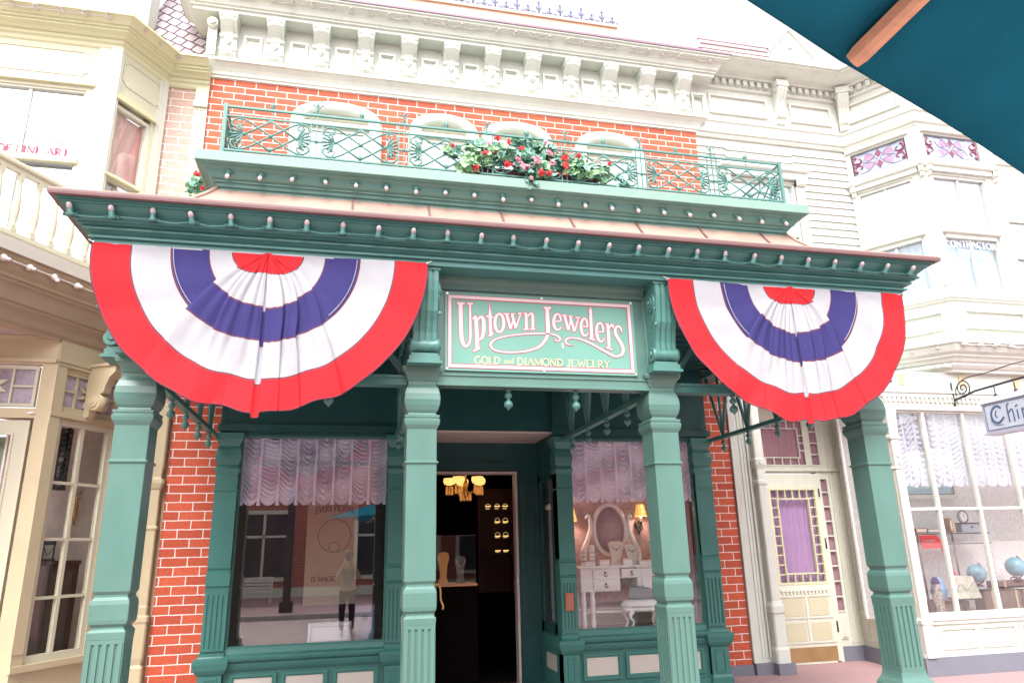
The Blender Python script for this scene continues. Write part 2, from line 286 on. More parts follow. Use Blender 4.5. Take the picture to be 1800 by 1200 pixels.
# ---------------------------------------------------------------- serif stroke lettering
def arc(cx, cz, rx, rz, a0, a1, n=10): return [(cx+rx*cos(rad(a0+(a1-a0)*i/n)), cz+rz*sin(rad(a0+(a1-a0)*i/n))) for i in range(n+1)]
FONT = {  # (advance, [strokes]) in a unit-high box; (pts, width factor); serifs are short flat strokes
 'A': (.74, [([(.05, 0), (.36, 1)], .55), ([(.36, 1), (.68, 0)], 1), ([(.17, .36), (.56, .36)], .45), ([(-.04, 0), (.18, 0)], .4), ([(.54, 0), (.8, 0)], .4)]),
 'C': (.66, [(arc(.36, .5, .32, .5, 50, 310, 14), 1), ([(.57, .98), (.57, .7)], .4)]),
 'D': (.74, [([(.12, 0), (.12, 1)], 1), (arc(.14, .5, .5, .5, 90, -90, 12), .9), ([(0, 1), (.2, 1)], .4), ([(0, 0), (.2, 0)], .4)]),
 'E': (.62, [([(.12, 0), (.12, 1)], 1), ([(0, 1), (.52, 1), (.52, .78)], .45), ([(0, 0), (.56, 0), (.56, .24)], .45), ([(.12, .52), (.4, .52)], .45)]),
 'F': (.58, [([(.12, 0), (.12, 1)], 1), ([(0, 1), (.52, 1), (.52, .78)], .45), ([(0, 0), (.24, 0)], .45), ([(.12, .52), (.4, .52)], .45)]),
 'G': (.76, [(arc(.38, .5, .34, .5, 50, 330, 16), 1), ([(.5, .42), (.76, .42)], .4), ([(.66, .42), (.66, .05)], .8)]),
 'I': (.34, [([(.16, 0), (.16, 1)], 1), ([(.02, 0), (.3, 0)], .4), ([(.02, 1), (.3, 1)], .4)]),
 'J': (.46, [([(.3, 1), (.3, .2), (.24, .02), (.1, 0), (.04, .12)], .9), ([(.16, 1), (.44, 1)], .4)]),
 'L': (.58, [([(.12, 0), (.12, 1)], 1), ([(0, 0), (.52, 0), (.52, .24)], .45), ([(0, 1), (.24, 1)], .4)]),
 'M': (.9, [([(.1, 0), (.1, 1)], .5), ([(.1, 1), (.44, .05)], 1), ([(.44, .05), (.78, 1)], .5), ([(.78, 1), (.78, 0)], 1), ([(0, 0), (.22, 0)], .4), ([(.66, 0), (.9, 0)], .4), ([(0, 1), (.12, 1)], .4), ([(.76, 1), (.9, 1)], .4)]),
 'N': (.78, [([(.12, 0), (.12, 1)], .5), ([(.12, 1), (.64, 0)], 1), ([(.64, 0), (.64, 1)], .5), ([(0, 0), (.24, 0)], .4), ([(.52, 1), (.76, 1)], .4), ([(0, 1), (.14, 1)], .4)]),
 'O': (.78, [(arc(.38, .5, .33, .5, 0, 360, 20), .95)]),
 'P': (.64, [([(.12, 0), (.12, 1)], 1), (arc(.14, .74, .42, .26, 90, -90, 10), .8), ([(0, 0), (.26, 0)], .4), ([(0, 1), (.2, 1)], .4)]),
 'R': (.7, [([(.12, 0), (.12, 1)], 1), (arc(.14, .75, .4, .25, 90, -90, 10), .8), ([(.3, .5), (.62, 0)], .9), ([(0, 0), (.24, 0)], .4), ([(.54, 0), (.74, 0)], .4), ([(0, 1), (.2, 1)], .4)]),
 'S': (.6, [(pl([(.5, .8), (.4, .97), (.2, .97), (.08, .78), (.2, .58), (.42, .44), (.5, .22), (.38, .03), (.16, .03), (.06, .22)], 4), .85)]),
 'T': (.62, [([(.3, 0), (.3, 1)], 1), ([(.02, .78), (.02, 1), (.58, 1), (.58, .78)], .45), ([(.18, 0), (.42, 0)], .4)]),
 'U': (.72, [([(.14, 1), (.14, .3), (.22, .06), (.38, 0), (.54, .06), (.6, .3), (.6, 1)], .8), ([(.0, 1), (.26, 1)], .4), ([(.48, 1), (.72, 1)], .4)]),
 'V': (.72, [([(.08, 1), (.36, 0)], 1), ([(.36, 0), (.64, 1)], .5), ([(-.02, 1), (.22, 1)], .4), ([(.52, 1), (.76, 1)], .4)]),
 'W': (1.0, [([(.08, 1), (.3, 0)], 1), ([(.3, 0), (.5, .8)], .5), ([(.5, .8), (.7, 0)], 1), ([(.7, 0), (.92, 1)], .5), ([(-.02, 1), (.2, 1)], .4), ([(.8, 1), (1.02, 1)], .4)]),
 'Y': (.68, [([(.06, 1), (.34, .48)], 1), ([(.34, .48), (.34, 0)], .95), ([(.34, .48), (.62, 1)], .5), ([(.2, 0), (.48, 0)], .4), ([(-.04, 1), (.18, 1)], .4), ([(.5, 1), (.72, 1)], .4)]),
 'a': (.5, [(arc(.22, .24, .17, .24, 20, 340, 10), .6), ([(.4, .48), (.4, 0), (.48, 0)], .7)]),
 'n': (.52, [([(.1, 0), (.1, .5)], .7), ([(.1, .4), (.24, .5), (.36, .42), (.38, 0)], .6)]),
 'd': (.52, [(arc(.22, .24, .17, .24, 0, 360, 10), .6), ([(.4, .9), (.4, 0), (.48, 0)], .7)]),
 'e': (.46, [(pl([(.06, .26), (.4, .28), (.34, .5), (.2, .52), (.06, .3), (.12, .04), (.28, 0), (.4, .1)], 3), .6)]),
 'h': (.52, [([(.1, 0), (.1, 1)], .7), ([(.1, .38), (.24, .5), (.36, .42), (.38, 0)], .6)]),
 'i': (.28, [([(.12, 0), (.12, .5)], .8), ([(.12, .66), (.12, .76)], .8)]),
 '1': (.42, [([(.2, 0), (.2, 1)], 1), ([(.2, 1), (.06, .84)], .4), ([(.06, 0), (.34, 0)], .4)]),
 '8': (.56, [(arc(.26, .75, .18, .23, 0, 360, 12), .7), (arc(.26, .27, .22, .27, 0, 360, 12), .8)]),
 '9': (.56, [(arc(.27, .7, .2, .28, 0, 360, 12), .8), ([(.47, .7), (.44, .3), (.3, .02), (.14, .04)], .7)]),
 '5': (.56, [([(.44, 1), (.14, 1), (.11, .56)], .5), (pl([(.11, .56), (.3, .62), (.46, .45), (.44, .15), (.24, 0), (.08, .12)], 3), .8)]),
 '.': (.2, [([(.08, 0), (.08, .08)], 1)]), ' ': (.34, []),
}
def strokes(b, S, y, w0, dy=.0004, grow=0.0, thick=.004):
    """S: list of (points (x,z) or (x,z,width)), lays flat ribbons facing -Y at depth y (each a hair prouder than the last)"""
    for q, (pts, wf) in enumerate(S):
        yy = y-dy*q; L = []; n = len(pts)
        for i in range(n):
            a = pts[max(0, i-1)]; c = pts[min(n-1, i+1)]; d = Vector((c[0]-a[0], c[1]-a[1]))
            closed = n > 4 and abs(pts[0][0]-pts[-1][0]) < 1e-4 and abs(pts[0][1]-pts[-1][1]) < 1e-4
            if closed and i in (0, n-1): d = Vector((pts[1][0]-pts[-2][0], pts[1][1]-pts[-2][1]))
            d = d.normalized() if d.length > 1e-9 else Vector((1, 0))
            w = (pts[i][2] if len(pts[i]) > 2 else w0*wf)/2+grow; x, z = pts[i][0], pts[i][1]
            if not closed and grow:
                if i == 0: x -= d.x*grow; z -= d.y*grow
                if i == n-1: x += d.x*grow; z += d.y*grow
            L.append(((x-d.y*w, z+d.x*w), (x+d.y*w, z-d.x*w)))
        ids = [[b.pt((p[0], yy, p[1])) for p in pr] for pr in L]; bk = [[b.pt((p[0], yy+thick, p[1])) for p in pr] for pr in L]
        for i in range(n-1):
            b.face((ids[i][0], ids[i+1][0], ids[i+1][1], ids[i][1]))
            b.face((ids[i][0], bk[i][0], bk[i+1][0], ids[i+1][0])); b.face((ids[i][1], ids[i+1][1], bk[i+1][1], bk[i][1]))
        for e in (0, n-1): b.face((ids[e][0], ids[e][1], bk[e][1], bk[e][0]))
    return b
def text(b, s, x0, x1, z, h, y, w=.12, warp=None, grow=0, dy=.0002):
    tot = sum(FONT[c][0] for c in s); k = (x1-x0)/tot; x = x0; S = []
    for c in s:
        adv, st = FONT[c]
        for pts, wf in st:
            P = []
            for p in pts:
                q = (x+p[0]*k, z+p[1]*h); q = warp(*q) if warp else q; P.append(q)
            S.append((P, wf))
        x += adv*k
    return strokes(b, S, y, w*h, dy=dy, grow=grow, thick=.002 if dy > 0 else -.002)
# ================================================================ SETTING
def ground():
    b = MB(); b.box(-14, 24, 2.6, 9.9, -.3, 0)
    PAVE = paint('pink_pavement', (.36, .22, .225), .8, .12, 1.2, bump=.25, bscale=60, grime=.25)
    o = b.build('pavement', PAVE); tag(o, kind='structure')
    b = MB(); b.box(-300, 300, -300, 2.6, -.5, -.13); 
    b.box(-300, 300, 2.6, 300, -.5, -.31)
    o = b.build('street', brickmat('road_brick', (.36, .25, .245), (.42, .31, .30), (.50, .46, .44), .24, .115, .006, axis='X', var=.7)); tag(o, kind='structure')
    t = o.data.materials[0].node_tree   # pavers lie flat: read x,y instead of x,z
    for n in t.nodes:
        if n.type == 'SEPXYZ':
            for l in list(n.outputs['Z'].links): to = l.to_socket; t.links.remove(l); t.links.new(n.outputs['Y'], to)
    b = MB(); b.box(-14, 24, 2.48, 2.6, -.3, .004); b.box(-40, 40, -5.0, -4.88, -.3, .0); o = b.build('kerb', paint('kerb_stone', (.42, .40, .38), .8, .1, 5, bump=.2)); tag(o, kind='structure')
    b = MB(); b.box(-40, 40, -14.2, -5.0, -.3, 0); o = b.build('far_pavement', PAVE); tag(o, kind='structure')
ground()

# ================================================================ BRICK BUILDING
X0, X1, XC = -2.07, 5.29, 1.615
BLD = thing('brick_building', 'red brick building with a white bracketed cornice, rising behind the green balcony', 'building', (XC, 9.2, 0))
b = MB()
b.box(X0, -1.25, 9.2, 9.5, .12, 3.6); b.box(4.62, X1, 9.2, 9.5, .12, 3.6); b.box(X0, X1, 9.2, 9.5, 3.6, 8.2)
b.box(X0, X0+.3, 9.5, 15, 0, 9); b.box(X1-.3, X1, 9.5, 15, 0, 9)
b.build('wall', BRICK, BLD)
for x0, x1 in ((X0+.003, -1.2), (4.6, X1-.003)): b = MB(); b.box(x0, x1, 9.16, 9.5, 0, .125); b.build('plinth', GREYB, BLD)
b = MB(); b.box(X0, X1, 9.15, 9.5, 8.2, 9.3); b.box(X0+.02, X1-.02, 9.18, 14.9, 9.0, 9.24); b.build('frieze', WHITE, BLD)
pth = [(X0, 9.5), (X0, 9.2), (X1, 9.2), (X1, 9.5)]
b = MB(); b.sweep(pth, [(0, 8.06), (.03, 8.06), (.03, 8.09), (.05, 8.10), (.06, 8.14), (.09, 8.19), (.14, 8.24), (.17, 8.25), (.17, 8.29), (.05, 8.31), (0, 8.31)]); b.build('string_course', WHITE, BLD)
b = MB(); b.sweep(pth, [(0, 8.95), (.28, 8.95), (.28, 9.0), (.31, 9.005), (.31, 9.03), (.335, 9.04), (.35, 9.08), (.38, 9.13), (.43, 9.16), (.47, 9.17), (.47, 9.2), (.50, 9.205), (.50, 9.225), (0, 9.24)]); b.build('cornice', WHITE, BLD)
b = MB(); b.sweep(pth, [(0, 9.243), (.515, 9.228), (.515, 9.262), (0, 9.30)]); b.build('cornice_capping', paint('mauve_flashing', (.24, .15, .20), .5), BLD)
b = MB(); b.box(-.9, 3.95, 9.0, 9.8, 9.3, 9.70); b.box(-.93, 3.98, 8.97, 9.83, 9.70, 9.75, .01); b.box(-.95, 3.99, 8.96, 9.84, 9.3, 9.42); b.build('roof_platform', PEACH, BLD)
def fr_bracket(x):
    b = MB(Fr(x, 9.15, 0))
    prof = [(0, 8.95), (.25, 8.95), (.265, 8.9), (.25, 8.82), (.19, 8.76), (.12, 8.7), (.09, 8.62), (.085, 8.5), (.1, 8.45), (.08, 8.38), (.03, 8.33), (0, 8.33)]
    b.prism(prof, -.110, .110, 'X'); b.prism([(p[0]+.018, p[1]+.004) for p in prof], -.060, .060, 'X'); b.box(-.125, .125, 0, .275, 8.86, 8.95, .02); b.box(-.12, .12, 0, .06, 8.31, 8.36, .01)
    for z, r, d in ((8.87, .05, .2), (8.66, .035, .09), (8.45, .035, .075)): b.lathe([(r, -.122), (r, .122)], (0, d, z), 10, 'X')
    for z, r in ((8.72, .03), (8.56, .035), (8.53, .02)): b.sphere((0, .115, z), r, 8, sx=1.3)
    b.lathe([(.012, 0), (.012, .03)], (0, .1, 8.37), 6, 'Y'); return b
for k in range(12): 
    x = -1.868+k*.629; o = fr_bracket(x).build('frieze_bracket', WHITE, BLD)
    b = MB(); xx = x+.315
    if k < 11 or True:
        b.frame(xx-.125, xx+.125, 8.37, 8.75, 9.105, 9.15, .03); b.frame(xx-.093, xx+.093, 8.40, 8.72, 9.128, 9.15, .014); b.build('frieze_panel', WHITE, BLD)
b = MB(); b.lathe([(.075, -.16), (.075, .02)], (X0-.02, 9.15, 8.83), 14, 'Y'); b.lathe([(.05, -.02), (.02, 0)], (X0-.02, 8.98, 8.83), 12, 'Y'); b.box(X0-.08, X0+.04, 9.05, 9.16, 8.34, 8.8); b.build('end_scroll', WHITE, BLD)
# bulbs on the main cornice
def bulb_mesh(M, sock, down=True):
    """bulb along local +d tilted; origin at the base"""
    b = MB(M); b.mi = 1; b.box(-.05, .05, -.012, .012, -.010, .010, 0); b.lathe([(.034, -.01), (.034, .012), (.022, .018), (.022, .05)], (0, 0, 0), 8, 'Y'); b.mi = 0
    b.lathe([(.015, .045), (.020, .052), (.021, .072), (.015, .088), (.002, .094)], (0, 0, 0), 8, 'Y'); return b
def tiltM(x, y, z, ang=0, tilt=0):
    """local +Y points out (-Y world for ang 0), tilted down by tilt degrees"""
    a = rad(ang); out = Vector((sin(a), -cos(a), 0)); t = rad(tilt); d = out*cos(t) - Vector((0, 0, 1))*sin(t); u = Vector((cos(a), sin(a), 0)); w = u.cross(d)
    return Matrix(((u.x, d.x, w.x, x), (u.y, d.y, w.y, y), (u.z, d.z, w.z, z), (0, 0, 0, 1)))
def bulb_row(parent, pts, sock, name='light_bulb', wire=None, sag=.02, wr=.0085, tilt=30, ang=0):
    for p in pts: bulb_mesh(tiltM(*p, ang+random.uniform(-9, 9), tilt+random.uniform(-14, 10)), sock).build(name, [BULB, sock], parent)
    if wire:
        L = []
        for i, p in enumerate(pts):
            L.append(p)
            if i < len(pts)-1:
                q = pts[i+1]; j = random.uniform(-.3, 1); L.append(((p[0]+q[0])/2, (p[1]+q[1])/2, (p[2]+q[2])/2-sag*j))
        b = MB(); b.tube(pl(L, 3), wr, 5); b.build('wire', wire, parent)
random.seed(5)
bulb_row(BLD, [(-2.1+.27*k, 8.79, 9.15) for k in range(30)], SOCKETW, wire=SOCKETW, sag=.03, tilt=10)
# cresting
def crest(x, tall, parent):
    h = .22 if tall else .13; b = MB(Fr(x, 9.02, 0, 9.75)); b.tube([(0, 0, 0), (0, 0, h)], .013, 5)
    b.lathe([(.002, h-.005), (.018, h+.02), (.002, h+.06)], (0, 0, 0), 6)
    for s in (-1, 1):
        b.tube(pl([(0, 0, .02), (s*.04, 0, .03), (s*.075, 0, .065), (s*.085, 0, .03), (s*.07, 0, .02)], 3), .011, 4)
        b.tube(pl([(0, 0, h*.55), (s*.03, 0, h*.6), (s*.04, 0, h*.75)], 3), .010, 4)
    b.sphere((0, 0, h*.55), .016, 6); b.build('cresting_spike', IRON, parent)
for k in range(22): crest(.2+.177*k, k % 2 == 0, BLD)
b = MB(); b.tube([(.1, 9.02, 9.765), (3.93, 9.02, 9.765)], .012, 5); b.build('cresting_rail', IRON, BLD)
# arched upper windows
for (xa, xb) in ((-.95, .27), (.70, 1.66), (1.76, 2.80), (3.20, 4.26)):
    b = MB(); xc, hw = (xa+xb)/2, (xb-xa)/2
    A = [(xa, 4.9), (xa, 7.44)] + [(xc-hw*cos(pi*i/12)*(1), 7.42+.36*sin(pi*i/12)**.7) for i in range(1, 12)] + [(xb, 7.44), (xb, 4.9)]
    b.prism(A, 9.08, 9.195)
    L = [(xc+(p[0]-xc)*.88, 9.06, (p[1]-7.44)*.80+7.42) for p in A[1:-1]]
    b.tube([(xa+.07, 9.07, 4.95)]+[(p[0], 9.07, p[2]) for p in L]+[(xb-.07, 9.07, 4.95)], .098, 10)
    f = b.build('arched_window', WHITE, BLD)
    b = MB(); b.frame(xa+.17, xb-.17, 5.05, 7.36, 9.05, 9.08, .06); b.box(xa+.17, xb-.17, 9.045, 9.08, 6.3, 6.36); b.box(xa+.1, xb-.1, 9.0, 9.08, 7.36, 7.42)
    b.box(xa+.14, xb-.14, 9.03, 9.08, 7.50, 7.54); b.build('sash', IVORY, f)
    b = MB(); b.box(xa+.23, xb-.23, 9.066, 9.078, 5.11, 7.30); b.build('pane', GLASSL, f)
    b = MB(); b.box(xa+.23, xb-.23, 9.0795, 9.0799, 5.11, 7.30); b.build('blind', paint('pale_blind', (.40, .48, .56), .8), f)

# ================================================================ SHOPFRONT (ground floor of the jeweller's)
SF = thing('shopfront', 'green panelled shopfront with two display windows and an open doorway under the canopy', 'shopfront', (XC, 8.7, 0))
def fluted(b, x0, x1, z0, z1, y0, y1, n=4):
    g = (x1-x0)/(n*2+1)
    b.box(x0, x1, y0+.012, y1, z0, z1)
    b.box(x0, x1, y0, y0+.012, z0, z0+.03); b.box(x0, x1, y0, y0+.012, z1-.04, z1)
    for k in range(n+1):
        w = g*1.15; c = x0+g*.5+(x1-x0-g)*k/n; b.box(c-w/2, c+w/2, y0, y0+.012, z0+.03, z1-.04)
def pilaster(x0, x1):
    b = MB(); y = 8.64; xc = (x0+x1)/2; w = (x1-x0)/2
    def sq(prof):
        b.sqlathe(prof, xc, y+w, .03)
    b.box(x0, x1, y+.02, y+2*w, 0, 3.0)
    sq([(w+.02, 0), (w+.02, .1), (w+.005, .12), (w, .13), (w, .44), (w+.02, .46), (w+.045, .5), (w+.06, .56), (w+.06, .6), (w+.02, .615), (w+.01, .63), (w+.01, .66)])
    b.frame(x0+.05, x1-.05, .16, .42, y-.012, y+.01, .02)
    fluted(b, x0+.005, x1-.005, .68, 1.28, y, y+.05, 4)
    sq([(w, 1.26), (w+.006, 1.30), (w-.015, 1.31), (w-.015, 1.32), (w+.004, 1.335), (w+.006, 1.47), (w-.015, 1.49), (w-.015, 1.5), (w, 1.52), (w, 2.34), (w+.012, 2.345), (w+.012, 2.36), (w, 2.365), (w, 2.54),
        (w+.012, 2.56), (w+.018, 2.59), (w+.006, 2.62), (w-.01, 2.63), (w+.012, 2.67), (w+.02, 2.74), (w+.008, 2.81), (w-.01, 2.85), (w, 2.88), (w+.03, 2.93), (w+.03, 3.0)])
    return b.build('pilaster', GREEND_P, SF)
GREEND_P = paint('pilaster_green_paint', (.042, .170, .148), .33, .08, 4, bump=.06, grime=.05)
for a, c in ((-1.44, -1.2), (.485, .70), (2.55, 2.745), (4.43, 4.67)): pilaster(a, c)
b = MB()
b.box(-1.44, .70, 8.66, 8.9, 2.98, 3.95); b.box(2.53, 4.67, 8.66, 8.9, 2.98, 3.95); b.box(.70, 2.53, 8.72, 8.9, 3.08, 3.95)
b.box(-1.46, .72, 8.60, 8.66, 3.02, 3.1, .02); b.box(2.51, 4.69, 8.60, 8.66, 3.02, 3.1, .02)
b.box(-1.42, -1.25, 8.75, 9.6, 0, 3.95); b.box(4.48, 4.65, 8.75, 9.6, 0, 3.95)
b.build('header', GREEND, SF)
for x0, x1 in ((-1.2, .485), (2.745, 4.43)): b = MB(); b.box(x0, x1, 8.7, 8.95, 0, .5); b.box(x0, x1, 8.66, 8.7, 0, .1); b.build('stall_riser', GREEND_P, SF)
b = MB(); b.box(2.56, 2.72, 8.86, 9.6, 0, .62); b.build('entry_dado', GREEND_P, SF)
for a, c in ((-1.2, .485), (2.745, 4.43)): 
    b = MB(); b.sweep([(a, 8.7), (c, 8.7)], [(0, .47), (.02, .47), (.04, .5), (.05, .53), (.05, .55), (.09, .575), (.1, .6), (.1, .625), (.03, .64), (.02, .69), (-.12, .69), (-.12, .47)]); b.build('window_sill', GREEND_P, SF)
for x in (-1.13, -.60, -.06, 2.80, 3.335, 3.87):
    b = MB(); b.frame(x, x+.48, .15, .44, 8.672, 8.7, .03); b.frame(x+.03, x+.45, .18, .41, 8.684, 8.7, .016)
    o = b.build('riser_frame', GREEND_P, SF); b = MB(); b.box(x+.045, x+.435, 8.69, 8.699, .195, .395); b.build('inset_panel', BEIGEP, o)
b = MB(); b.box(2.553, 2.559, 8.98, 9.4, .22, .40); b.build('inset_panel', BEIGEP, SF)
for a, c, nm in ((-1.2, .485, 'l'), (2.745, 4.43, 'r')):
    b = MB(); b.frame(a, c, .69, 2.98, 8.69, 8.76, .022); w = b.build('display_window', GREEND_P, SF)
    b = MB(); b.box(a+.022, c-.022, 8.715, 8.721, .712, 2.958); b.build('pane', GLASS if nm == 'l' else GLASSR, w)
# doorway
b = MB(); b.box(.70, 1.12, 9.6, 9.75, 0, 3.1); b.box(2.262, 2.6, 9.6, 9.75, 0, 3.1); b.box(1.12, 2.262, 9.6, 9.75, 2.66, 3.1)
b.box(.73, .80, 8.9, 9.6, 0, 3.08); b.box(2.56, 2.60, 8.86, 9.6, .62, .75); b.box(2.56, 2.6, 8.86, 9.6, 2.5, 3.08); b.box(2.56, 2.62, 8.85, 8.98, .62, 2.6); b.box(2.56, 2.62, 9.5, 9.6, .62, 2.6)
for z0, z1 in ((.75, 2.55),): b.box(2.30, 2.5, 9.58, 9.6, z0, z1)
b.frame(2.29, 2.52, .2, .62, 9.58, 9.6, .02); b.box(1.1, 2.3, 9.56, 9.6, 2.72, 2.78)
for x in (2.345, 2.385, 2.425, 2.465): b.box(x, x+.018, 9.568, 9.58, .8, 2.5)
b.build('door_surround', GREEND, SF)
b = MB(); b.box(.72, 2.54, 8.72, 9.6, 3.05, 3.075); b.build('entry_ceiling', BEIGEP, SF)
b = MB(); b.box(2.565, 2.572, 8.98, 9.5, .75, 2.5); b.build('side_pane', GLASSL, SF)
b = MB(); b.box(2.59, 2.6, 9.0, 9.22, .78, 2.16); b.lathe([(.04, 0), (.04, .22)], (2.58, 9.0, 2.16), 10, 'Y'); b.build('side_blind', BEIGEP, SF)
b = MB(); b.box(1.12, 1.15, 9.57, 9.72, .0, 2.66); b.box(2.232, 2.262, 9.57, 9.72, 0, 2.66); b.box(1.15, 2.232, 9.57, 9.72, 2.63, 2.66); b.build('door_frame', paint('blush_trim', (.60, .50, .47), .5), SF)
b = MB(); b.box(.985, 1.025, 8.72, 9.56, .05, 2.6); b.frame(8.8, 9.48, .9, 2.5, .97, .985, .05) if 0 else None
d = b.build('open_door', GREEND, SF)
b = MB(); b.box(1.025, 1.035, 8.80, 8.84, .95, 1.28); b.tube(pl([(1.035, 8.82, 1.25), (1.10, 8.82, 1.27), (1.125, 8.82, 1.20), (1.13, 8.82, 1.10), (1.16, 8.82, 1.02), (1.15, 8.82, .99)], 4), .014, 7); b.sphere((1.05, 8.82, 1.26), .025, 8); b.build('door_handle', BRASS, d)
b = MB(); b.box(2.595, 2.70, 8.617, 8.639, .93, 1.13); b.box(2.61, 2.685, 8.612, 8.617, .945, 1.115); b.build('wall_plaque', [paint('bronze_plaque', (.36, .13, .08), .4, .1)], SF)
b = MB(); b.box(2.224, 2.234, 9.55, 9.57, 1.20, 1.30); b.lathe([(.012, -.03), (.012, 0)], (2.229, 9.55, 1.25), 8, 'Y'); b.build('door_catch', paint('chrome', (.7, .7, .72), .2, .02, metal=1.0), SF)
# rooms behind the glass (thin shells)
def room(x0, x1, y0, y1, z0, z1, name, wall, floor, parent):
    b = MB(); t = .03; b.box(x0-t, x1+t, y1, y1+t, z0-t, z1+t); b.box(x0-t, x0, y0, y1, z0, z1); b.box(x1, x1+t, y0, y1, z0, z1); b.box(x0, x1, y0, y1, z1, z1+t); b.mi = 1; b.box(x0, x1, y0, y1, z0-t, z0)
    return b.build(name, [wall, floor], parent)
MAUVEW = paint('mauve_wallpaper', (.50, .38, .43), .7, .28, 14, bump=.1); MAUVEF = paint('mauve_floor', (.32, .15, .19), .5, .3, 6)
room(-1.24, .52, 8.97, 10.2, .66, 2.97, 'display_room', paint('dark_red_wall', (.085, .035, .04), .6, .3, 3), paint('dark_wood_floor', (.15, .08, .07), .4, .3, 4, stretch=(1, 4, 1)), SF)
room(2.74, 4.46, 8.97, 9.62, .66, 2.97, 'display_room', MAUVEW, MAUVEF, SF)
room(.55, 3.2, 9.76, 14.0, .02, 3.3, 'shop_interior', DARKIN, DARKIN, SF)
b = MB(); b.box(2.76, 4.44, 9.60, 9.618, .66, .86); b.box(4.27, 4.31, 9.0, 9.3, .66, 2.95); b.build('skirting', WHITE, SF)
# ---- ruched valances
def valance(name, M, W, z0, z1, cols, mat, parent=None, label=None, cat='curtain', amp=.028, origin=None, tass=True, group=None):
    b = MB(M); H = z1-z0; rnd = random.Random(int(W*1000)+cols)
    ph = [rnd.uniform(0, 6) for _ in range(cols+1)]; fr = [rnd.uniform(.85, 1.2) for _ in range(cols+1)]
    def fn(u, v):
        c = min(cols-1, int(u*cols)); t = u*cols-c; e = min(t, 1-t)
        swag = 4*t*(1-t); band = math.exp(-(e/.07)**2)
        zz = z1-(H*v) - .05*swag*v*H - (.045*swag*(v**6))
        f = v*15*fr[c]+ph[c]-swag*1.35 + .5*sin(6*t+ph[c]*2)
        d = amp*(.6+.4*sin(v*9+ph[c]*3))*(1-band)*(sin(2*pi*f*.9)+.4*sin(2*pi*f*1.9+ph[c])) + .016*band
        if v > .93: d = d*.3 + .012*sin(u*cols*38)
        return (u*W, d, zz)
    b.grid(fn, cols*12, 110); o = b.build(name, mat, parent, origin=origin)
    if label: tag(o, label, cat, group)
    if tass:
        for c in range(cols+1):
            t = MB(M); x = min(max(c*W/cols, .014), W-.014)
            t.grid(lambda u, v: (x-.011+.022*u, .030+.004*sin(v*60+c), z1-(H+.0)*v), 2, 24); t.build('band', mat, o)
    if tass:
        for c in range(cols+1):
            t = MB(M); x = c*W/cols; x = min(max(x, .015), W-.015); z = z0
            t.lathe([(.004, .03), (.008, .02), (.012, 0), (.010, -.012), (.016, -.02), (.024, -.075), (.02, -.08)], (x, .015, z), 8); t.build('tassel', mat, o)
    return o
V1 = valance('window_valance', Fr(-1.178, 8.765, 0), 1.64, 2.27, 2.97, 8, LACE, None, 'ruched lilac lace valance in the left shop window beside the brick pier', group='lace valances of the jewellers', origin=(-1.178, 8.755, 2.97), amp=.032)
V2 = valance('window_valance', Fr(2.767, 8.765, 0), 1.64, 2.27, 2.97, 8, LACE, None, 'ruched lilac lace valance above the white dressing table', group='lace valances of the jewellers', origin=(2.767, 8.755, 2.97), amp=.032)

# ================================================================ CANOPY (porch) on four posts
PC = [-1.56, .573, 2.685, 4.79]; PY = 5.82
PORCH = thing('shop_canopy', 'green timber canopy on four square posts with a copper roof, in front of the jewellers', 'canopy', (XC, PY, 0))
prof = [(.20, 0), (.20, .36), (.185, .40), (.165, .42), (.165, .46), (.15, .49), (.135, .51), (.128, .53), (.122, .56), (.108, .562), (.108, 1.118), (.121, 1.12), (.124, 1.165), (.105, 1.187), (.105, 1.2), (.122, 1.218), (.127, 1.245), (.127, 1.345), (.122, 1.372), (.106, 1.392), (.106, 1.408), (.12, 1.43), (.12, 2.313), (.133, 2.32), (.133, 2.333), (.12, 2.34),
        (.12, 2.59), (.126, 2.60), (.139, 2.625), (.144, 2.65), (.144, 2.668), (.136, 2.672), (.136, 2.678), (.141, 2.685), (.141, 2.703), (.116, 2.708), (.114, 2.722), (.128, 2.745), (.142, 2.785), (.147, 2.83), (.143, 2.88), (.131, 2.925), (.116, 2.955), (.116, 2.985), (.124, 2.99), (.130, 3.02), (.148, 3.055), (.163, 3.065), (.163, 3.075), (.167, 3.08), (.167, 3.10), (.12, 3.101), (.12, 3.9)]
for x in PC:
    b = MB(); b.sqlathe(prof, x, PY, .035)
    for (dx, dy, ax) in ((0, -1, 0), (1, 0, 1), (-1, 0, 1)):
        for k in range(5):
            c = -.098+.049*k; w = .014
            if ax == 0: b.box(x+c-w, x+c+w, PY-.120, PY-.107, .585, 1.10)
            else: b.box(x+dx*.107, x+dx*.120, PY+c-w, PY+c+w, .585, 1.10)
        for z0, z1 in ((.56, .60), (1.09, 1.12)):
            if ax == 0: b.box(x-.118, x+.118, PY-.1195, PY-.107, z0, z1)
            else: b.box(x+dx*.107, x+dx*.1195, PY-.118, PY+.118, z0, z1)
    b.build('post', GREEN, PORCH)
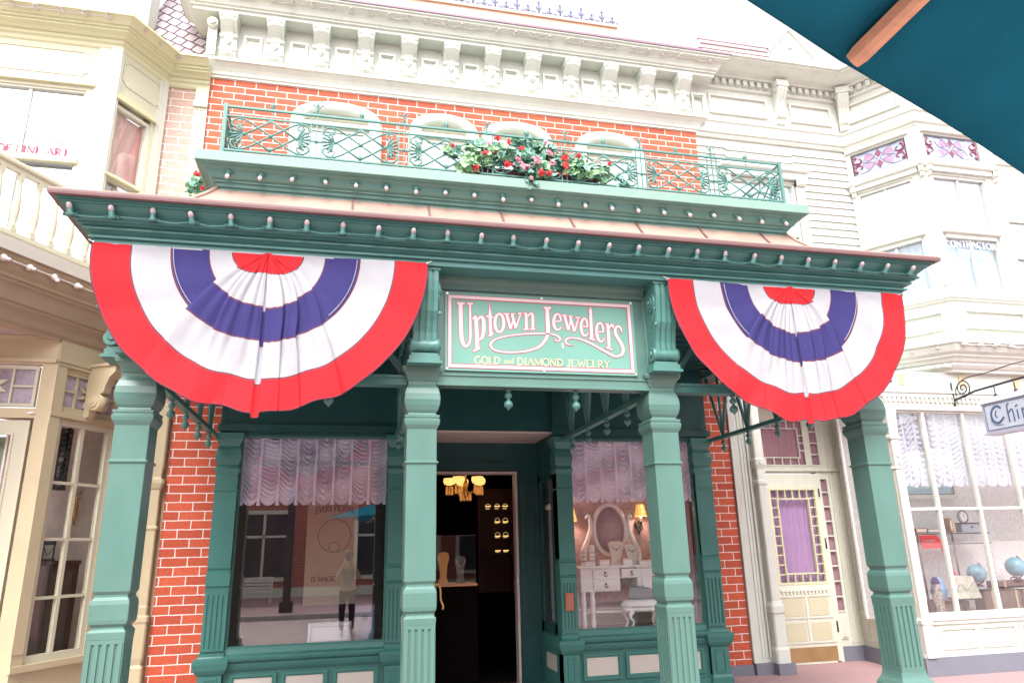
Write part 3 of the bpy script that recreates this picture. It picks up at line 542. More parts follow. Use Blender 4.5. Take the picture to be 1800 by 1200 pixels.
def corbel(M, name='scroll_bracket'):
    b = MB(M); S = [(0, 3.89), (.21, 3.89), (.222, 3.85), (.222, 3.78), (.215, 3.70), (.20, 3.61), (.19, 3.53), (.155, 3.45), (.135, 3.36), (.13, 3.28), (.10, 3.21), (0, 3.19)]
    for k in range(4): 
        c = -.078+.052*k; b.prism([(0, 3.89)]+[(d+(.014 if 0 < d else 0)*1, z) for d, z in S[1:-1]]+[(0, 3.19)], c-.017, c+.017, 'X')
    b.prism(S, -.10, .10, 'X'); b.box(-.115, .115, 0, .235, 3.875, 3.9)
    for s in (-1, 1):
        b.lathe([(.085, s*.095), (.085, s*.115)], (0, .13, 3.72), 16, 'X'); b.lathe([(.055, s*.115), (.055, s*.125)], (0, .13, 3.72), 14, 'X'); b.lathe([(.025, s*.125), (.02, s*.14)], (0, .13, 3.72), 10, 'X')
        b.tube(pl([(s*.104, .21, 3.66), (s*.104, .16, 3.58), (s*.104, .09, 3.5), (s*.104, .07, 3.46)], 4), .012, 5); b.sphere((s*.112, .225, 3.5), .018, 8)
    b.lathe([(.06, -.125), (.064, -.1), (.05, -.06), (.055, -.02), (.055, .02), (.05, .06), (.064, .1), (.06, .125)], (0, .10, 3.255), 14, 'X')
    for s in (-1, 1): b.lathe([(.03, s*.125), (.02, s*.137)], (0, .10, 3.255), 10, 'X')
    b.box(-.11, .11, 0, .13, 3.165, 3.19); b.box(-.125, .125, 0, .14, 3.12, 3.165); b.box(-.14, .14, 0, .16, 3.10, 3.12)
    return b.build(name, GREENC2, PORCH)
GREENC2 = paint('bracket_green_paint', (.070, .20, .175), .34, .1, 6, bump=.1, grime=.12)
for x in PC: corbel(Fr(x, PY-.12, 0))
corbel(Fr(PC[0]-.12, PY, -90)); corbel(Fr(PC[3]+.12, PY, 90))
EP = [(-1.92, 9.2), (-1.92, 5.44), (5.15, 5.44), (5.15, 9.2)]
b = MB(); b.sweep(EP, [(-.30, 3.90), (0, 3.90), (0, 3.944), (.028, 3.946), (.028, 3.960), (.008, 3.964), (.010, 3.976), (.034, 3.990), (.064, 3.998), (.064, 4.012), (.048, 4.016), (.050, 4.024), (.088, 4.032), (.088, 4.040), (.112, 4.043), (.118, 4.050), (.112, 4.057), (.098, 4.062), (.104, 4.085), (.14, 4.115), (.17, 4.14), (.19, 4.145), (.19, 4.158), (.215, 4.16), (.215, 4.172), (-.30, 4.172)]); b.build('entablature', GREENC, PORCH)
RP = [(.225, 4.176), (.245, 4.18), (.25, 4.214), (.24, 4.222), (-.12, 4.275), (-.32, 4.375), (-.48, 4.53), (-.62, 4.69), (-.74, 4.86), (-.80, 4.86), (-.60, 4.62), (-.40, 4.40), (-.2, 4.21)]
b = MB(); b.sweep(EP, RP); b.build('copper_roof', COPPER, PORCH)
b = MB(); b.sweep(EP, [(.216, 4.172), (.252, 4.172), (.256, 4.19), (.256, 4.205), (.216, 4.205)]); b.build('copper_edge', COPPERE, PORCH)
for k in range(-2, 9):
    x = 1.3+.70*k+.05
    if -1.2 < x < 4.5: b = MB(); b.tube([(x-.0*k, 5.44-o, z+.012) for o, z in RP[4:9]], .013, 4); b.build('standing_seam', COPPERE, PORCH)
for x, s in ((-1.92, 1), (5.15, -1)): b = MB(); b.tube([(x-s*o, 5.44-o, z+.012) for o, z in RP[4:9]], .018, 5); b.build('hip_seam', COPPER, PORCH)
b = MB(); b.box(-1.65, 4.88, 5.72, 9.19, 3.93, 3.96)
for k in range(16): b.box(-1.6, 4.85, 5.95+.2*k, 5.965+.2*k, 3.915, 3.93)
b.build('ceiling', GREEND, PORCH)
for i in (0, 2):   # beams and lattice between the posts
    b = MB(); a, c = PC[i]+.12, PC[i+1]-.12
    b.box(a, c, 5.75, 5.87, 2.96, 3.04); b.box(a, c, 5.735, 5.885, 3.02, 3.04)
    n = 3; w = (c-a)/n
    for k in range(n):
        x0, x1 = a+w*k, a+w*(k+1)
        b.tube([(x0, 5.80, 3.04), (x1, 5.80, 3.90)], .035, 4); b.tube([(x1, 5.83, 3.04), (x0, 5.83, 3.90)], .035, 4)
    b.build('front_truss', GREENC, PORCH)
def spindle(x, y, z=2.96, s=1.0, parent=None):
    b = MB(); b.lathe([(.022*s, 0), (.022*s, -.02*s), (.012*s, -.025*s), (.030*s, -.045*s), (.033*s, -.06*s), (.028*s, -.075*s), (.012*s, -.085*s), (.014*s, -.095*s), (.034*s, -.115*s), (.040*s, -.135*s), (.034*s, -.155*s), (.012*s, -.17*s), (.005*s, -.185*s)], (x, y, z), 12)
    b.build('pendant', GREENC2, PORCH)
for x in (PC[1]+.74, PC[2]-.77, PC[2]+.74, PC[0]+.74, PC[3]-.74, PC[1]-.74): spindle(x, 5.80)
for i, x in enumerate(PC):
    xx = x+(-.0 if i in (1, 2) else (.06 if i == 0 else -.06))
    b = MB(); b.box(xx-.035, xx+.035, 5.94, 8.64, 2.955, 3.0); b.box(xx-.035, xx+.035, 5.94, 8.64, 3.82, 3.9)
    ys = [5.95+.0, 6.55, 7.13, 7.75, 8.35, 8.64]
    for k in range(4):
        y = ys[k+1]; b.tube([(xx, y, 3.0), (xx, y-.30, 3.82)], .022, 5); b.tube([(xx, y, 3.0), (xx, y+.30, 3.82)], .022, 5); b.tube([(xx, y, 3.0), (xx, y, 3.82)], .02, 5)
        b.sphere((xx, y-.15, 3.41), .03, 6); b.sphere((xx, y+.15, 3.41), .03, 6)
    b.build('side_truss', GREENC, PORCH)
    for y in ys[1:5]: spindle(xx, y, 2.958, .95)
random.seed(3)
bulb_row(PORCH, [(-2.04+.2757*k, 5.30, 4.062) for k in range(27)], SOCKET, wire=SOCKET, sag=.022, tilt=-50)
# signboard beam between the two middle posts
b = MB(); b.box(.69, 2.565, 5.725, 5.85, 2.96, 3.88); b.sweep([(.69, 5.725), (2.565, 5.725)], [(0, 2.955), (.03, 2.955), (.03, 2.972), (.018, 2.98), (.018, 3.035), (.03, 3.04), (.03, 3.055), (0, 3.06)])
b.sweep([(.69, 5.725), (2.565, 5.725)], [(0, 3.80), (.02, 3.80), (.03, 3.83), (.06, 3.85), (.07, 3.87), (.10, 3.88), (.10, 3.9), (0, 3.9)])
b.build('sign_beam', GREEN, PORCH)

# ================================================================ BALCONY on the canopy
BAL = thing('balcony', 'pale green balcony ledge with a row of bulbs below a scrolled iron railing', 'balcony', (XC, 6, 4.7))
BP = [(-1.4, 9.2), (-1.4, 5.93), (4.63, 5.93), (4.63, 9.2)]
b = MB(); b.sweep(BP, [(-.5, 5.055), (0, 5.055), (.004, 5.05), (.004, 4.962), (0, 4.957), (-.5, 4.957)]); b.box(-1.0, 4.2, 6.3, 9.19, 4.96, 5.05); b.build('ledge', GREENP, BAL)
b = MB(); b.sweep(BP, [(-.3, 4.956), (-.012, 4.956), (-.016, 4.945), (-.05, 4.94), (-.065, 4.925), (-.085, 4.915), (-.10, 4.885), (-.12, 4.86), (-.145, 4.85), (-.145, 4.835), (-.165, 4.83), (-.17, 4.80), (-.19, 4.795), (-.19, 4.765), (-.21, 4.76), (-.21, 4.70), (-.3, 4.70)]); b.build('ledge_cornice', paint('balcony_green_paint', (.085, .20, .18), .4, .08, 4, grime=.12), BAL)
random.seed(8)
bulb_row(BAL, [(-1.13+.2757*k, 6.03, 4.905) for k in range(21)], SOCKET, wire=SOCKET, sag=-.015, tilt=50)
# railing panel built once, then shared
W = .807; PZ0, PZ1 = 5.14, 5.49
def rail_panel():
    b = MB(); H = PZ1-PZ0; cz = PZ0+H/2; cx = W/2; r = .0100
    def L(pts, rr=r): b.tube([(p[0], 0, p[1]) for p in pts], rr, 5)
    ox = .24
    for s in (-1, 1):
        fx = cx+s*.22
        L([(fx, cz), (cx, PZ1-.02)]); L([(fx, cz), (cx, PZ0+.02)])
        for t in (-1, 1):
            P = [(cx, cz), (cx+s*.10, cz+t*.07), (cx+s*.18, cz+t*.125), (cx+s*.25, cz+t*.155), (cx+s*.31, cz+t*.145), (cx+s*.34, cz+t*.105), (cx+s*.325, cz+t*.07), (cx+s*.29, cz+t*.07), (cx+s*.28, cz+t*.095), (cx+s*.30, cz+t*.11)]
            L(pl(P, 3)); Q = [(cx+s*.27, cz+t*.15), (cx+s*.235, cz+t*.12), (cx+s*.24, cz+t*.09), (cx+s*.262, cz+t*.095)]; L(pl(Q, 3), .007)
        for k in range(-3, 4):      # palmette
            a = rad(k*24); l = .115-.006*abs(k); b.tube([(fx+s*.02, 0, cz), (fx+s*(.02+.6*l*cos(a)), 0, cz+.6*l*sin(a)), (fx+s*(.02+l*cos(a)), 0, cz+l*sin(a))], [.006, .011, .014], 5)
        b.sphere((fx+s*.01, 0, cz), .018, 7)
        for t in (-1, 1): b.sphere((cx+s*.11, 0, cz+t*.078), .011, 6)
    b.sphere((cx, 0, cz), .022, 7)
    for z, q in ((PZ1-.035, -1), (PZ0+.035, 1)): b.prism([(cx-.035, z), (cx+.035, z), (cx+.02, z+.02), (cx, z+.025), (cx-.02, z+.02)], -.008, .008)
    b.tube([(cx, 0, PZ1), (cx, 0, 5.58)], .005, 4)
    return b
RAIL = thing('iron_railing', 'green wrought iron railing with lattice, scrolls and fleur finials along the balcony', 'railing', (XC, 6.05, 5.055))
pm = rail_panel(); m0 = None
def add_panel(x, y, rz):
    global m0
    if m0 is None:
        o = pm.build('railing_panel', GREENR, None); m0 = o.data
    else: o = bpy.data.objects.new('railing_panel', m0); COL.objects.link(o)
    o.parent = RAIL; o.location = (x-XC, y-6.05, -5.055); o.rotation_euler = (0, 0, rz)
GREENR = paint('railing_green_paint', (.09, .22, .195), .45, .08, 8, grime=.1)
for k in range(7): add_panel(-1.21+k*W, 6.05, 0)
for k in range(4):
    add_panel(-1.21, 6.05+k*W*.95, pi/2); add_panel(-1.21+7*W, 6.05+k*W*.95, pi/2)
b = MB(); XE = -1.21+7*W
for z, r in ((PZ0, .010), (PZ1, .009), (5.585, .012)):
    b.box(-1.21, XE, 6.05-r, 6.05+r, z-r*.8, z+r*.8); b.box(-1.21-r, -1.21+r, 6.05, 9.15, z-r*.7, z+r*.7); b.box(XE-r, XE+r, 6.05, 9.15, z-r*.7, z+r*.7)
for k in range(30): b.box(-1.1+k*.19, -1.09+k*.19, 6.045, 6.055, 5.055, PZ0-.008)
b.build('rail', GREENR, RAIL)
for k in range(8):
    x = -1.21+k*W; b = MB(Fr(x, 6.05, 0))
    if k in (0, 7): b.box(-.016, .016, -.016, .016, 5.055, 5.61)
    else:
        for dx in (-.052, 0, .052): b.box(dx-.006, dx+.006, -.006, .006, 5.055, 5.59 if dx == 0 else 5.56)
        for s in (-1, 1): b.tube(pl([(s*.052, 0, 5.555), (s*.05, 0, 5.60), (s*.026, 0, 5.62), (0, 0, 5.59)], 4), .006, 5)
        b.tube([(0, 0, 5.58), (0, 0, 5.70)], .006, 5); b.lathe([(.003, 5.66), (.014, 5.69), (.002, 5.74)], (0, 0, 0), 6)
        for s in (-1, 1): b.tube(pl([(0, 0, 5.645), (s*.018, 0, 5.67), (s*.038, 0, 5.70), (s*.047, 0, 5.685)], 4), [.006]*13, 5)
        b.sphere((0, 0, 5.63), .012, 6); b.box(-.06, .06, -.009, .009, 5.30, 5.315); b.sphere((0, 0, 5.307), .02, 6); b.box(-.065, .065, -.009, .009, 5.06, 5.075)
    b.build('baluster_cluster', GREENR, RAIL)
    if k < 7:
        b = MB(Fr(x+W/2, 6.05, 0)); b.lathe([(.012, 5.59), (.010, 5.60), (.022, 5.62), (.024, 5.635), (.016, 5.655), (.004, 5.67)], (0, 0, 0), 8); b.build('ball_finial', GREENR, RAIL)
# ================================================================ SHOP SIGN
SIGN = [[(0.889, 3.67, 0.0343), (0.891, 3.546, 0.0343), (0.894, 3.418, 0.0343), (0.901, 3.35, 0.0343), (0.916, 3.312, 0.0303), (0.933, 3.297, 0.0222), (0.952, 3.308, 0.0202), (0.967, 3.343, 0.0202), (0.973, 3.402, 0.0202), (0.973, 3.55, 0.0182), (0.972, 3.675, 0.0182)], [(0.858, 3.677, 0.0182), (0.925, 3.676, 0.0182)], [(0.947, 3.678, 0.0162), (0.996, 3.678, 0.0162)], [(1.022, 3.552, 0.0303), (1.026, 3.454, 0.0323), (1.031, 3.336, 0.0323), (1.031, 3.282, 0.0303)], [(0.993, 3.536, 0.0121), (1.009, 3.56, 0.0182), (1.03, 3.561, 0.0222)], [(0.995, 3.255, 0.0162), (1.027, 3.272, 0.0202), (1.054, 3.288, 0.0162)], [(1.038, 3.535, 0.0141), (1.059, 3.561, 0.0202), (1.08, 3.555, 0.0263), (1.089, 3.516, 0.0303), (1.089, 3.456, 0.0303), (1.082, 3.402, 0.0283), (1.065, 3.369, 0.0222), (1.038, 3.363, 0.0141)], [(1.146, 3.695, 0.004), (1.143, 3.649, 0.0081), (1.145, 3.609, 0.0202), (1.146, 3.559, 0.0263), (1.147, 3.479, 0.0263), (1.148, 3.439, 0.0263), (1.149, 3.405, 0.0222), (1.128, 3.397, 0.0101)], [(1.149, 3.405, 0.0202), (1.163, 3.412, 0.0101), (1.175, 3.426, 0.0061)], [(1.109, 3.573, 0.0121), (1.146, 3.567, 0.0141), (1.177, 3.562, 0.0101)], [(1.265, 3.517, 0.0263), (1.263, 3.495, 0.0259), (1.258, 3.475, 0.0248), (1.251, 3.457, 0.023), (1.242, 3.444, 0.0208), (1.232, 3.436, 0.0182), (1.222, 3.434, 0.0168), (1.211, 3.438, 0.0195), (1.202, 3.448, 0.022), (1.195, 3.463, 0.024), (1.19, 3.481, 0.0254), (1.187, 3.503, 0.0262), (1.187, 3.525, 0.0262), (1.191, 3.547, 0.0254), (1.196, 3.566, 0.024), (1.204, 3.582, 0.022), (1.214, 3.592, 0.0195), (1.225, 3.598, 0.0168), (1.235, 3.597, 0.0182), (1.245, 3.59, 0.0208), (1.253, 3.577, 0.023), (1.26, 3.56, 0.0248), (1.264, 3.54, 0.0259), (1.265, 3.517, 0.0263)], [(1.291, 3.594, 0.0242), (1.325, 3.467, 0.0222)], [(1.325, 3.467, 0.0141), (1.353, 3.569, 0.0121)], [(1.34, 3.597, 0.0222), (1.37, 3.477, 0.0222)], [(1.37, 3.477, 0.0141), (1.415, 3.603, 0.0121)], [(1.263, 3.601, 0.0121), (1.314, 3.601, 0.0121)], [(1.328, 3.602, 0.0101), (1.362, 3.606, 0.0101)], [(1.391, 3.609, 0.0121), (1.429, 3.615, 0.0121)], [(1.466, 3.613, 0.0242), (1.464, 3.476, 0.0242)], [(1.443, 3.606, 0.0121), (1.471, 3.618, 0.0162)], [(1.48, 3.586, 0.0121), (1.503, 3.615, 0.0162), (1.52, 3.61, 0.0222), (1.525, 3.578, 0.0242), (1.522, 3.479, 0.0242)], [(1.437, 3.47, 0.0121), (1.486, 3.472, 0.0121)], [(1.498, 3.472, 0.0121), (1.546, 3.475, 0.0121)], [(1.659, 3.671, 0.0323), (1.658, 3.584, 0.0343), (1.659, 3.503, 0.0343), (1.655, 3.442, 0.0323), (1.643, 3.402, 0.0283), (1.616, 3.36, 0.0242), (1.575, 3.319, 0.0202), (1.51, 3.289, 0.0162), (1.431, 3.269, 0.0141), (1.334, 3.258, 0.0131), (1.237, 3.26, 0.0141), (1.175, 3.275, 0.0162), (1.15, 3.3, 0.0182), (1.146, 3.326, 0.0182), (1.167, 3.353, 0.0141), (1.22, 3.381, 0.0121), (1.318, 3.407, 0.0111), (1.436, 3.425, 0.0111), (1.574, 3.437, 0.0121), (1.674, 3.437, 0.0121), (1.729, 3.428, 0.0141), (1.758, 3.409, 0.0141), (1.764, 3.387, 0.0121), (1.742, 3.374, 0.0091), (1.712, 3.385, 0.0061)], [(1.625, 3.675, 0.0222), (1.694, 3.676, 0.0222)], [(1.719, 3.552, 0.0141), (1.749, 3.556, 0.0121), (1.776, 3.562, 0.0141), (1.774, 3.6, 0.0182), (1.756, 3.624, 0.0162), (1.732, 3.614, 0.0202), (1.717, 3.577, 0.0242), (1.713, 3.536, 0.0263), (1.72, 3.496, 0.0242), (1.74, 3.479, 0.0182), (1.765, 3.486, 0.0121), (1.784, 3.511, 0.0071)], [(1.815, 3.608, 0.0242), (1.845, 3.479, 0.0222)], [(1.845, 3.479, 0.0121), (1.873, 3.585, 0.0121)], [(1.865, 3.605, 0.0222), (1.9, 3.469, 0.0222)], [(1.9, 3.469, 0.0121), (1.94, 3.588, 0.0121)], [(1.788, 3.616, 0.0121), (1.839, 3.61, 0.0121)], [(1.853, 3.611, 0.0101), (1.89, 3.606, 0.0101)], [(1.916, 3.601, 0.0121), (1.957, 3.597, 0.0121)], [(1.965, 3.516, 0.0131), (1.992, 3.517, 0.0111), (2.021, 3.522, 0.0141), (2.019, 3.566, 0.0182), (2.002, 3.593, 0.0162), (1.979, 3.58, 0.0202), (1.966, 3.543, 0.0242), (1.963, 3.497, 0.0263), (1.97, 3.457, 0.0242), (1.99, 3.435, 0.0182), (2.01, 3.442, 0.0121), (2.026, 3.467, 0.0071)], [(2.062, 3.7, 0.0081), (2.06, 3.667, 0.0242), (2.057, 3.542, 0.0283), (2.056, 3.414, 0.0283)], [(2.031, 3.414, 0.0121), (2.086, 3.398, 0.0141)], [(2.039, 3.666, 0.0101), (2.063, 3.675, 0.0121)], [(2.107, 3.478, 0.0131), (2.136, 3.476, 0.0111), (2.165, 3.482, 0.0141), (2.164, 3.532, 0.0182), (2.143, 3.559, 0.0162), (2.119, 3.545, 0.0202), (2.107, 3.509, 0.0242), (2.106, 3.457, 0.0263), (2.115, 3.41, 0.0242), (2.135, 3.386, 0.0182), (2.156, 3.393, 0.0121), (2.172, 3.42, 0.0071)], [(2.213, 3.545, 0.0242), (2.215, 3.447, 0.0263), (2.214, 3.34, 0.0263)], [(2.188, 3.553, 0.0121), (2.222, 3.548, 0.0141)], [(2.185, 3.338, 0.0141), (2.242, 3.317, 0.0141)], [(2.228, 3.514, 0.0101), (2.242, 3.543, 0.0162), (2.261, 3.54, 0.0242), (2.264, 3.519, 0.0162)], [(2.339, 3.481, 0.0081), (2.337, 3.514, 0.0162), (2.319, 3.536, 0.0182), (2.296, 3.529, 0.0202), (2.281, 3.499, 0.0242), (2.286, 3.455, 0.0283), (2.311, 3.41, 0.0303), (2.335, 3.365, 0.0303), (2.344, 3.319, 0.0283), (2.331, 3.28, 0.0242), (2.296, 3.261, 0.0202), (2.255, 3.259, 0.0182), (2.204, 3.282, 0.0182), (2.135, 3.319, 0.0182), (2.055, 3.361, 0.0162), (1.975, 3.394, 0.0141), (1.905, 3.409, 0.0141), (1.844, 3.406, 0.0141), (1.817, 3.389, 0.0162), (1.812, 3.369, 0.0141), (1.829, 3.351, 0.0101), (1.877, 3.343, 0.005)]]
SG = thing('shop_sign', 'pale green signboard reading Uptown Jewelers in pink-white letters between the two middle posts', 'sign', (1.61, 5.72, 3.1))
SGREEN = paint('sign_green', (.135, .32, .26), .4, .07, 2, grime=.04); PINKW = paint('sign_pink_white', (.66, .53, .55), .45, .05, 10); SRED = paint('sign_red_line', (.45, .08, .12), .5)
b = MB(); b.box(.755, 2.465, 5.705, 5.724, 3.085, 3.775, .006); b.build('board', SGREEN, SG)
b = MB(); b.mi = 1; b.frame(.778, 2.442, 3.105, 3.752, 5.7015, 5.705, .040); b.mi = 0; b.frame(.784, 2.436, 3.111, 3.746, 5.699, 5.7015, .026)
b.build('painted_border', [PINKW, SRED], SG)
b = MB()
SS = [([tuple(p) for p in (pl(s, 4) if len(s) > 3 else s)], 1) for s in SIGN]
b.mi = 1; strokes(b, SS, 5.7040, .02, dy=.00002, grow=.0065, thick=.001)
b.mi = 0; strokes(b, SS, 5.7015, .02, dy=.00006, thick=.001)
for r in range(3): b.prism([(1.786+.012*cos(i*pi/2), 3.350-r*.017+.010*sin(i*pi/2)) for i in range(4)], 5.7005-r*.0003, 5.703)
b.build('name_lettering', [PINKW, SRED], SG)
b = MB()
for w, a, c in (('GOLD', 1.006, 1.23), ('DIAMOND', 1.375, 1.785), ('JEWELRY', 1.815, 2.212)): text(b, w, a, c, 3.150, .062, 5.7025, .20)
text(b, 'and', 1.262, 1.345, 3.160, .055, 5.7025, .2)
b.build('tagline_lettering', paint('sign_gold', (.50, .46, .30), .45), SG)
b = MB()
for x in (.775, 1.61, 2.445):
    for z in (3.10, 3.762): b.lathe([(.010, -.006), (.010, 0)], (x, 5.704, z), 8, 'Y')
b.build('screw', paint('screw_metal', (.6, .6, .58), .3, metal=.8), SG)

# ================================================================ BUNTINGS
def bunting(cx, R, seed, label):
    st = [(0.0, 0.0), (.168, .270), (.457, .434), (.724, .706), (1.022, .984), (1.262, R)]; mats = [0, 1, 2, 1, 0]; z0 = 3.905
    rows = []
    for i in range(5):
        n = [4, 7, 7, 8, 7][i]
        for k in range(n): rows.append((i, .955*k/n, mats[i]))
        rows.append((i, .957, 3))
    rows.append((5, 0, 3))
    j = (lambda a: a*(1 if seed == 1 else .94))
    E = [(-58, -47, -38), (-38, -27, -22), (-17, -13, -11), (0, 0, 0), (22, 10, 7), (41, 19, 14), (60, 37, 29)]   # pleat edges, degrees from the vertical at r .2 / .7 / 1.26
    def edge(k, r):
        a, b, c = E[k]; t = (r-.2)/.5 if r < .7 else (r-.7)/.56; t = max(0, t); v = a+(b-a)*t if r < .7 else b+(c-b)*min(1, t); return rad(j(v))
    def radv(i, f, th):
        if i >= 5: i, f = 4, 1.0
        c2 = abs(sin(th))**1.7; r0 = st[i][0]*(1-c2)+st[i][1]*c2; r1 = st[i+1][0]*(1-c2)+st[i+1][1]*c2; return r0+(r1-r0)*f
    # columns: (kind, k, s)
    cols = [('L', 0, i/26) for i in range(27)]
    for k in range(6):
        if k == 3: cols += [('C', 3, s) for s in (.0, .3, .7, 1.0)]
        cols += [('P', k, i/12) for i in range(13)]
    cols += [('R', 0, i/26) for i in range(27)]
    amp = [.030, .040, .034, .034, .040, .030] if seed == 1 else [.038, .030, .036, .030, .034, .038]
    jag = [.020, .018, .008, .010, .018, .020] if seed == 1 else [.022, .028, .010, .012, .024, .020]
    b = MB(); ids = []; A90 = pi/2
    for (i, f, m) in rows:
        row = []; rn = radv(i, f, 0)
        for kind, k, s in cols:
            y = 0; dr = 0; dxx = 0
            if kind == 'L': th = -A90+(edge(0, rn)+A90)*s; 
            elif kind == 'R': th = edge(6, rn)+(A90-edge(6, rn))*s
            elif kind == 'C':
                th = edge(3, rn)+rad(-1.2+2.4*s)*(1 if rn > .3 else 2.0); y = .030*min(1, rn/.4)*(1 if .1 < s < .9 else .4); dr = .034*min(1, rn/.5)
            else:
                e0, e1 = edge(k, rn), edge(k+1, rn); th = e0+(e1-e0)*s
                if k == 2: th = e0+(e1-rad(1.4)-e0)*s
                if k == 3: th = e0+rad(1.4)+(e1-rad(1.4)-e0)*s
                fade = 1 if rn < .75 else max(.16 if k in (2, 3) else .05, 1-(rn-.75)/.30)
                q = (1-s) if k < 3 else s          # 1 at the edge away from the centre
                A = amp[k]*min(1, .35+rn/.7)
                y = -A*fade*(q**1.6 + .22*sin(2*pi*(s*2+k*.37))*s*(1-s)*4)
                dr = fade*min(1, rn/.35)*(jag[k]*(q-.4)+.008*sin(k*2.1+seed))
                dxx = (.014*(1 if k >= 3 else -1))*fade*(q**6)
            r = radv(i, f, th)
            sides = max(0, 1-abs(th)/1.2)
            wav = .030*sin(th*4.6+seed*1.3)*r*r*.6+.016*sin(th*9+r*5+seed*2)*min(1, r)*r
            hem = (.014*sin(th*13+seed)+.012*sin(th*23+seed*3))*max(0, r-.72)*2*sides
            soft = -.020*max(0, r-.75)*2*sides*(1+sin(th*16+seed*1.7))
            rr = r+dr; x = cx+rr*sin(th)+dxx; z = z0-rr*cos(th)-hem
            y = 5.428+y-abs(wav)*.8+soft*.7-.022*cos(th)*r
            row.append(b.pt((x, min(y, 5.436), z)))
        ids.append((row, m))
    b.smooth = True
    for q in range(len(ids)-1):
        b.mi = ids[q][1]
        for t in range(len(cols)-1): b.face((ids[q][0][t], ids[q][0][t+1], ids[q+1][0][t+1], ids[q+1][0][t]))
    b.smooth = False
    o = b.build('bunting_fan', [RED, WHT, BLUE, SEAM], None, fix=False, origin=(cx, 5.43, 3.9)); tag(o, label, 'bunting', 'half-round pleated fan buntings')
    so = o.modifiers.new('thickness', 'SOLIDIFY'); so.thickness = .002
    b = MB()                                                     # white stitching along the blue band
    for rr0, rr1 in ((4, 3),):
        L = []
        for t in range(61):
            th = -A90+.03+(pi-.06)*t/60
            if abs(th) < .75: continue
            r = radv(2, .90, th); L.append((cx+r*sin(th), 5.405-.012*abs(sin(th*3)), z0-r*cos(th)))
        h = len(L)//2; b.tube(L[:h], .0028, 4); b.build('stitching', WHT, o); b = MB(); b.tube(L[h:], .0028, 4); b.build('stitching', WHT, o)
    b = MB(); b.box(cx-R, cx+R, 5.424, 5.436, 3.895, 3.908); b.build('header_tape', WHT, o)
    for s in (-1, 1):
        b = MB(); b.lathe([(.006, -.02), (.006, .0)], (cx+s*(R-.01), 5.425, 3.905), 7, 'Y'); b.tube([(cx+s*(R-.01), 5.415, 3.905), (cx+s*(R+.02), 5.415, 3.92), (cx+s*(R+.03), 5.43, 3.93)], .004, 5); b.build('tie', paint('tie_white', (.7, .7, .7)), o)
bunting(-.667, 1.246, 1, 'red white and blue fan bunting hanging between the left pair of posts')
bunting(3.903, 1.218, 4, 'red white and blue fan bunting hanging between the right pair of posts')

# ================================================================ GERANIUMS
LEAFA = paint('leaf_pale', (.27, .46, .25), .55, .25, 14); LEAFB = paint('leaf_deep', (.08, .24, .14), .5, .3, 14); LEAFC = paint('leaf_blue_green', (.18, .37, .29), .55, .25, 14)
PETR = paint('petal_red', (.55, .02, .03), .6, .15, 60); PETP = paint('petal_pink', (.62, .26, .33), .6, .2, 60)
def leaf(b, c, r, nrm, spin, mi):
    n = Vector(nrm).normalized(); u = n.cross(Vector((.3, .2, 1))).normalized(); w = n.cross(u); c = Vector(c); b.mi = mi
    ce = b.pt(c - n*r*.25); ring = []
    for k in range(10):
        a = spin+2*pi*k/10; rr = r*(1 if k % 2 else .84)*(.62 if k == 0 else 1); ring.append(b.pt(c+(u*cos(a)+w*sin(a))*rr + n*random.uniform(-.12, .12)*r))
    for k in range(10): b.face((ce, ring[k], ring[(k+1) % 10]))
def plant(parent, blobs, nleaf, blooms, seed):
    random.seed(seed); b = MB(); st = b
    for (x, y, z, rx, ry, rz, wt, mset) in blobs:
        for _ in range(int(nleaf*wt)):
            while True:
                p = Vector((random.uniform(-1, 1), random.uniform(-1, 1), random.uniform(-1, 1)))
                if p.length < 1: break
            q = (x+p.x*rx, y+p.y*ry, z+p.z*rz); nr = (random.gauss(0, .6)+p.x*.5, -1+random.gauss(0, .4), .45+random.gauss(0, .6))
            leaf(b, q, random.uniform(.020, .050), nr, random.uniform(0, 6), random.choice(mset))
            if random.random() < .3: b.mi = 1; st.tube([(x+random.uniform(-.3, .3)*rx, y+.05, z-rz*.8), ((q[0]+x)/2, (q[1]+y)/2, (q[2]+z)/2), q], .003, 4)
    b.build('foliage', [LEAFA, LEAFB, LEAFC], parent, fix=False)
    for (x, y, z, r, kind) in blooms:
        b = MB()
        for _ in range(int(26*(r/.04)**1.3)):
            p = Vector((random.gauss(0, .5), random.gauss(0, .4), random.gauss(0, .5)))*r
            n = (random.gauss(0, .6), -1, random.gauss(.2, .6)); s0 = random.uniform(.008, .014); c = Vector((x, y, z))+p*.8
            nn = Vector(n).normalized(); u = nn.cross(Vector((0, .1, 1))).normalized(); w = nn.cross(u)
            for k in range(5):
                a = 2*pi*k/5+p.x*90; m = c+(u*cos(a)+w*sin(a))*s0*.9
                b.poly([c, m+(u*cos(a+1.3)+w*sin(a+1.3))*s0*.55, m+(u*cos(a)+w*sin(a))*s0*.6, m-(u*cos(a+1.3)+w*sin(a+1.3))*s0*.55])
        b.build('bloom', PETR if kind == 'r' else PETP, parent, fix=False)
FP = thing('flower_planter', 'trough of trailing geraniums with red and pink blooms on the middle of the balcony railing', 'planter', (1.6, 6.15, 5.1))
b = MB(); b.box(1.0, 2.35, 6.09, 6.27, 5.06, 5.22, .01); b.box(.99, 2.36, 6.08, 6.28, 5.205, 5.23, .006); b.build('trough', paint('maroon_trough', (.20, .06, .09), .5), FP)
b = MB(); b.box(1.01, 2.34, 6.10, 6.26, 5.215, 5.222); b.build('soil', paint('soil', (.04, .025, .02), .9), FP)
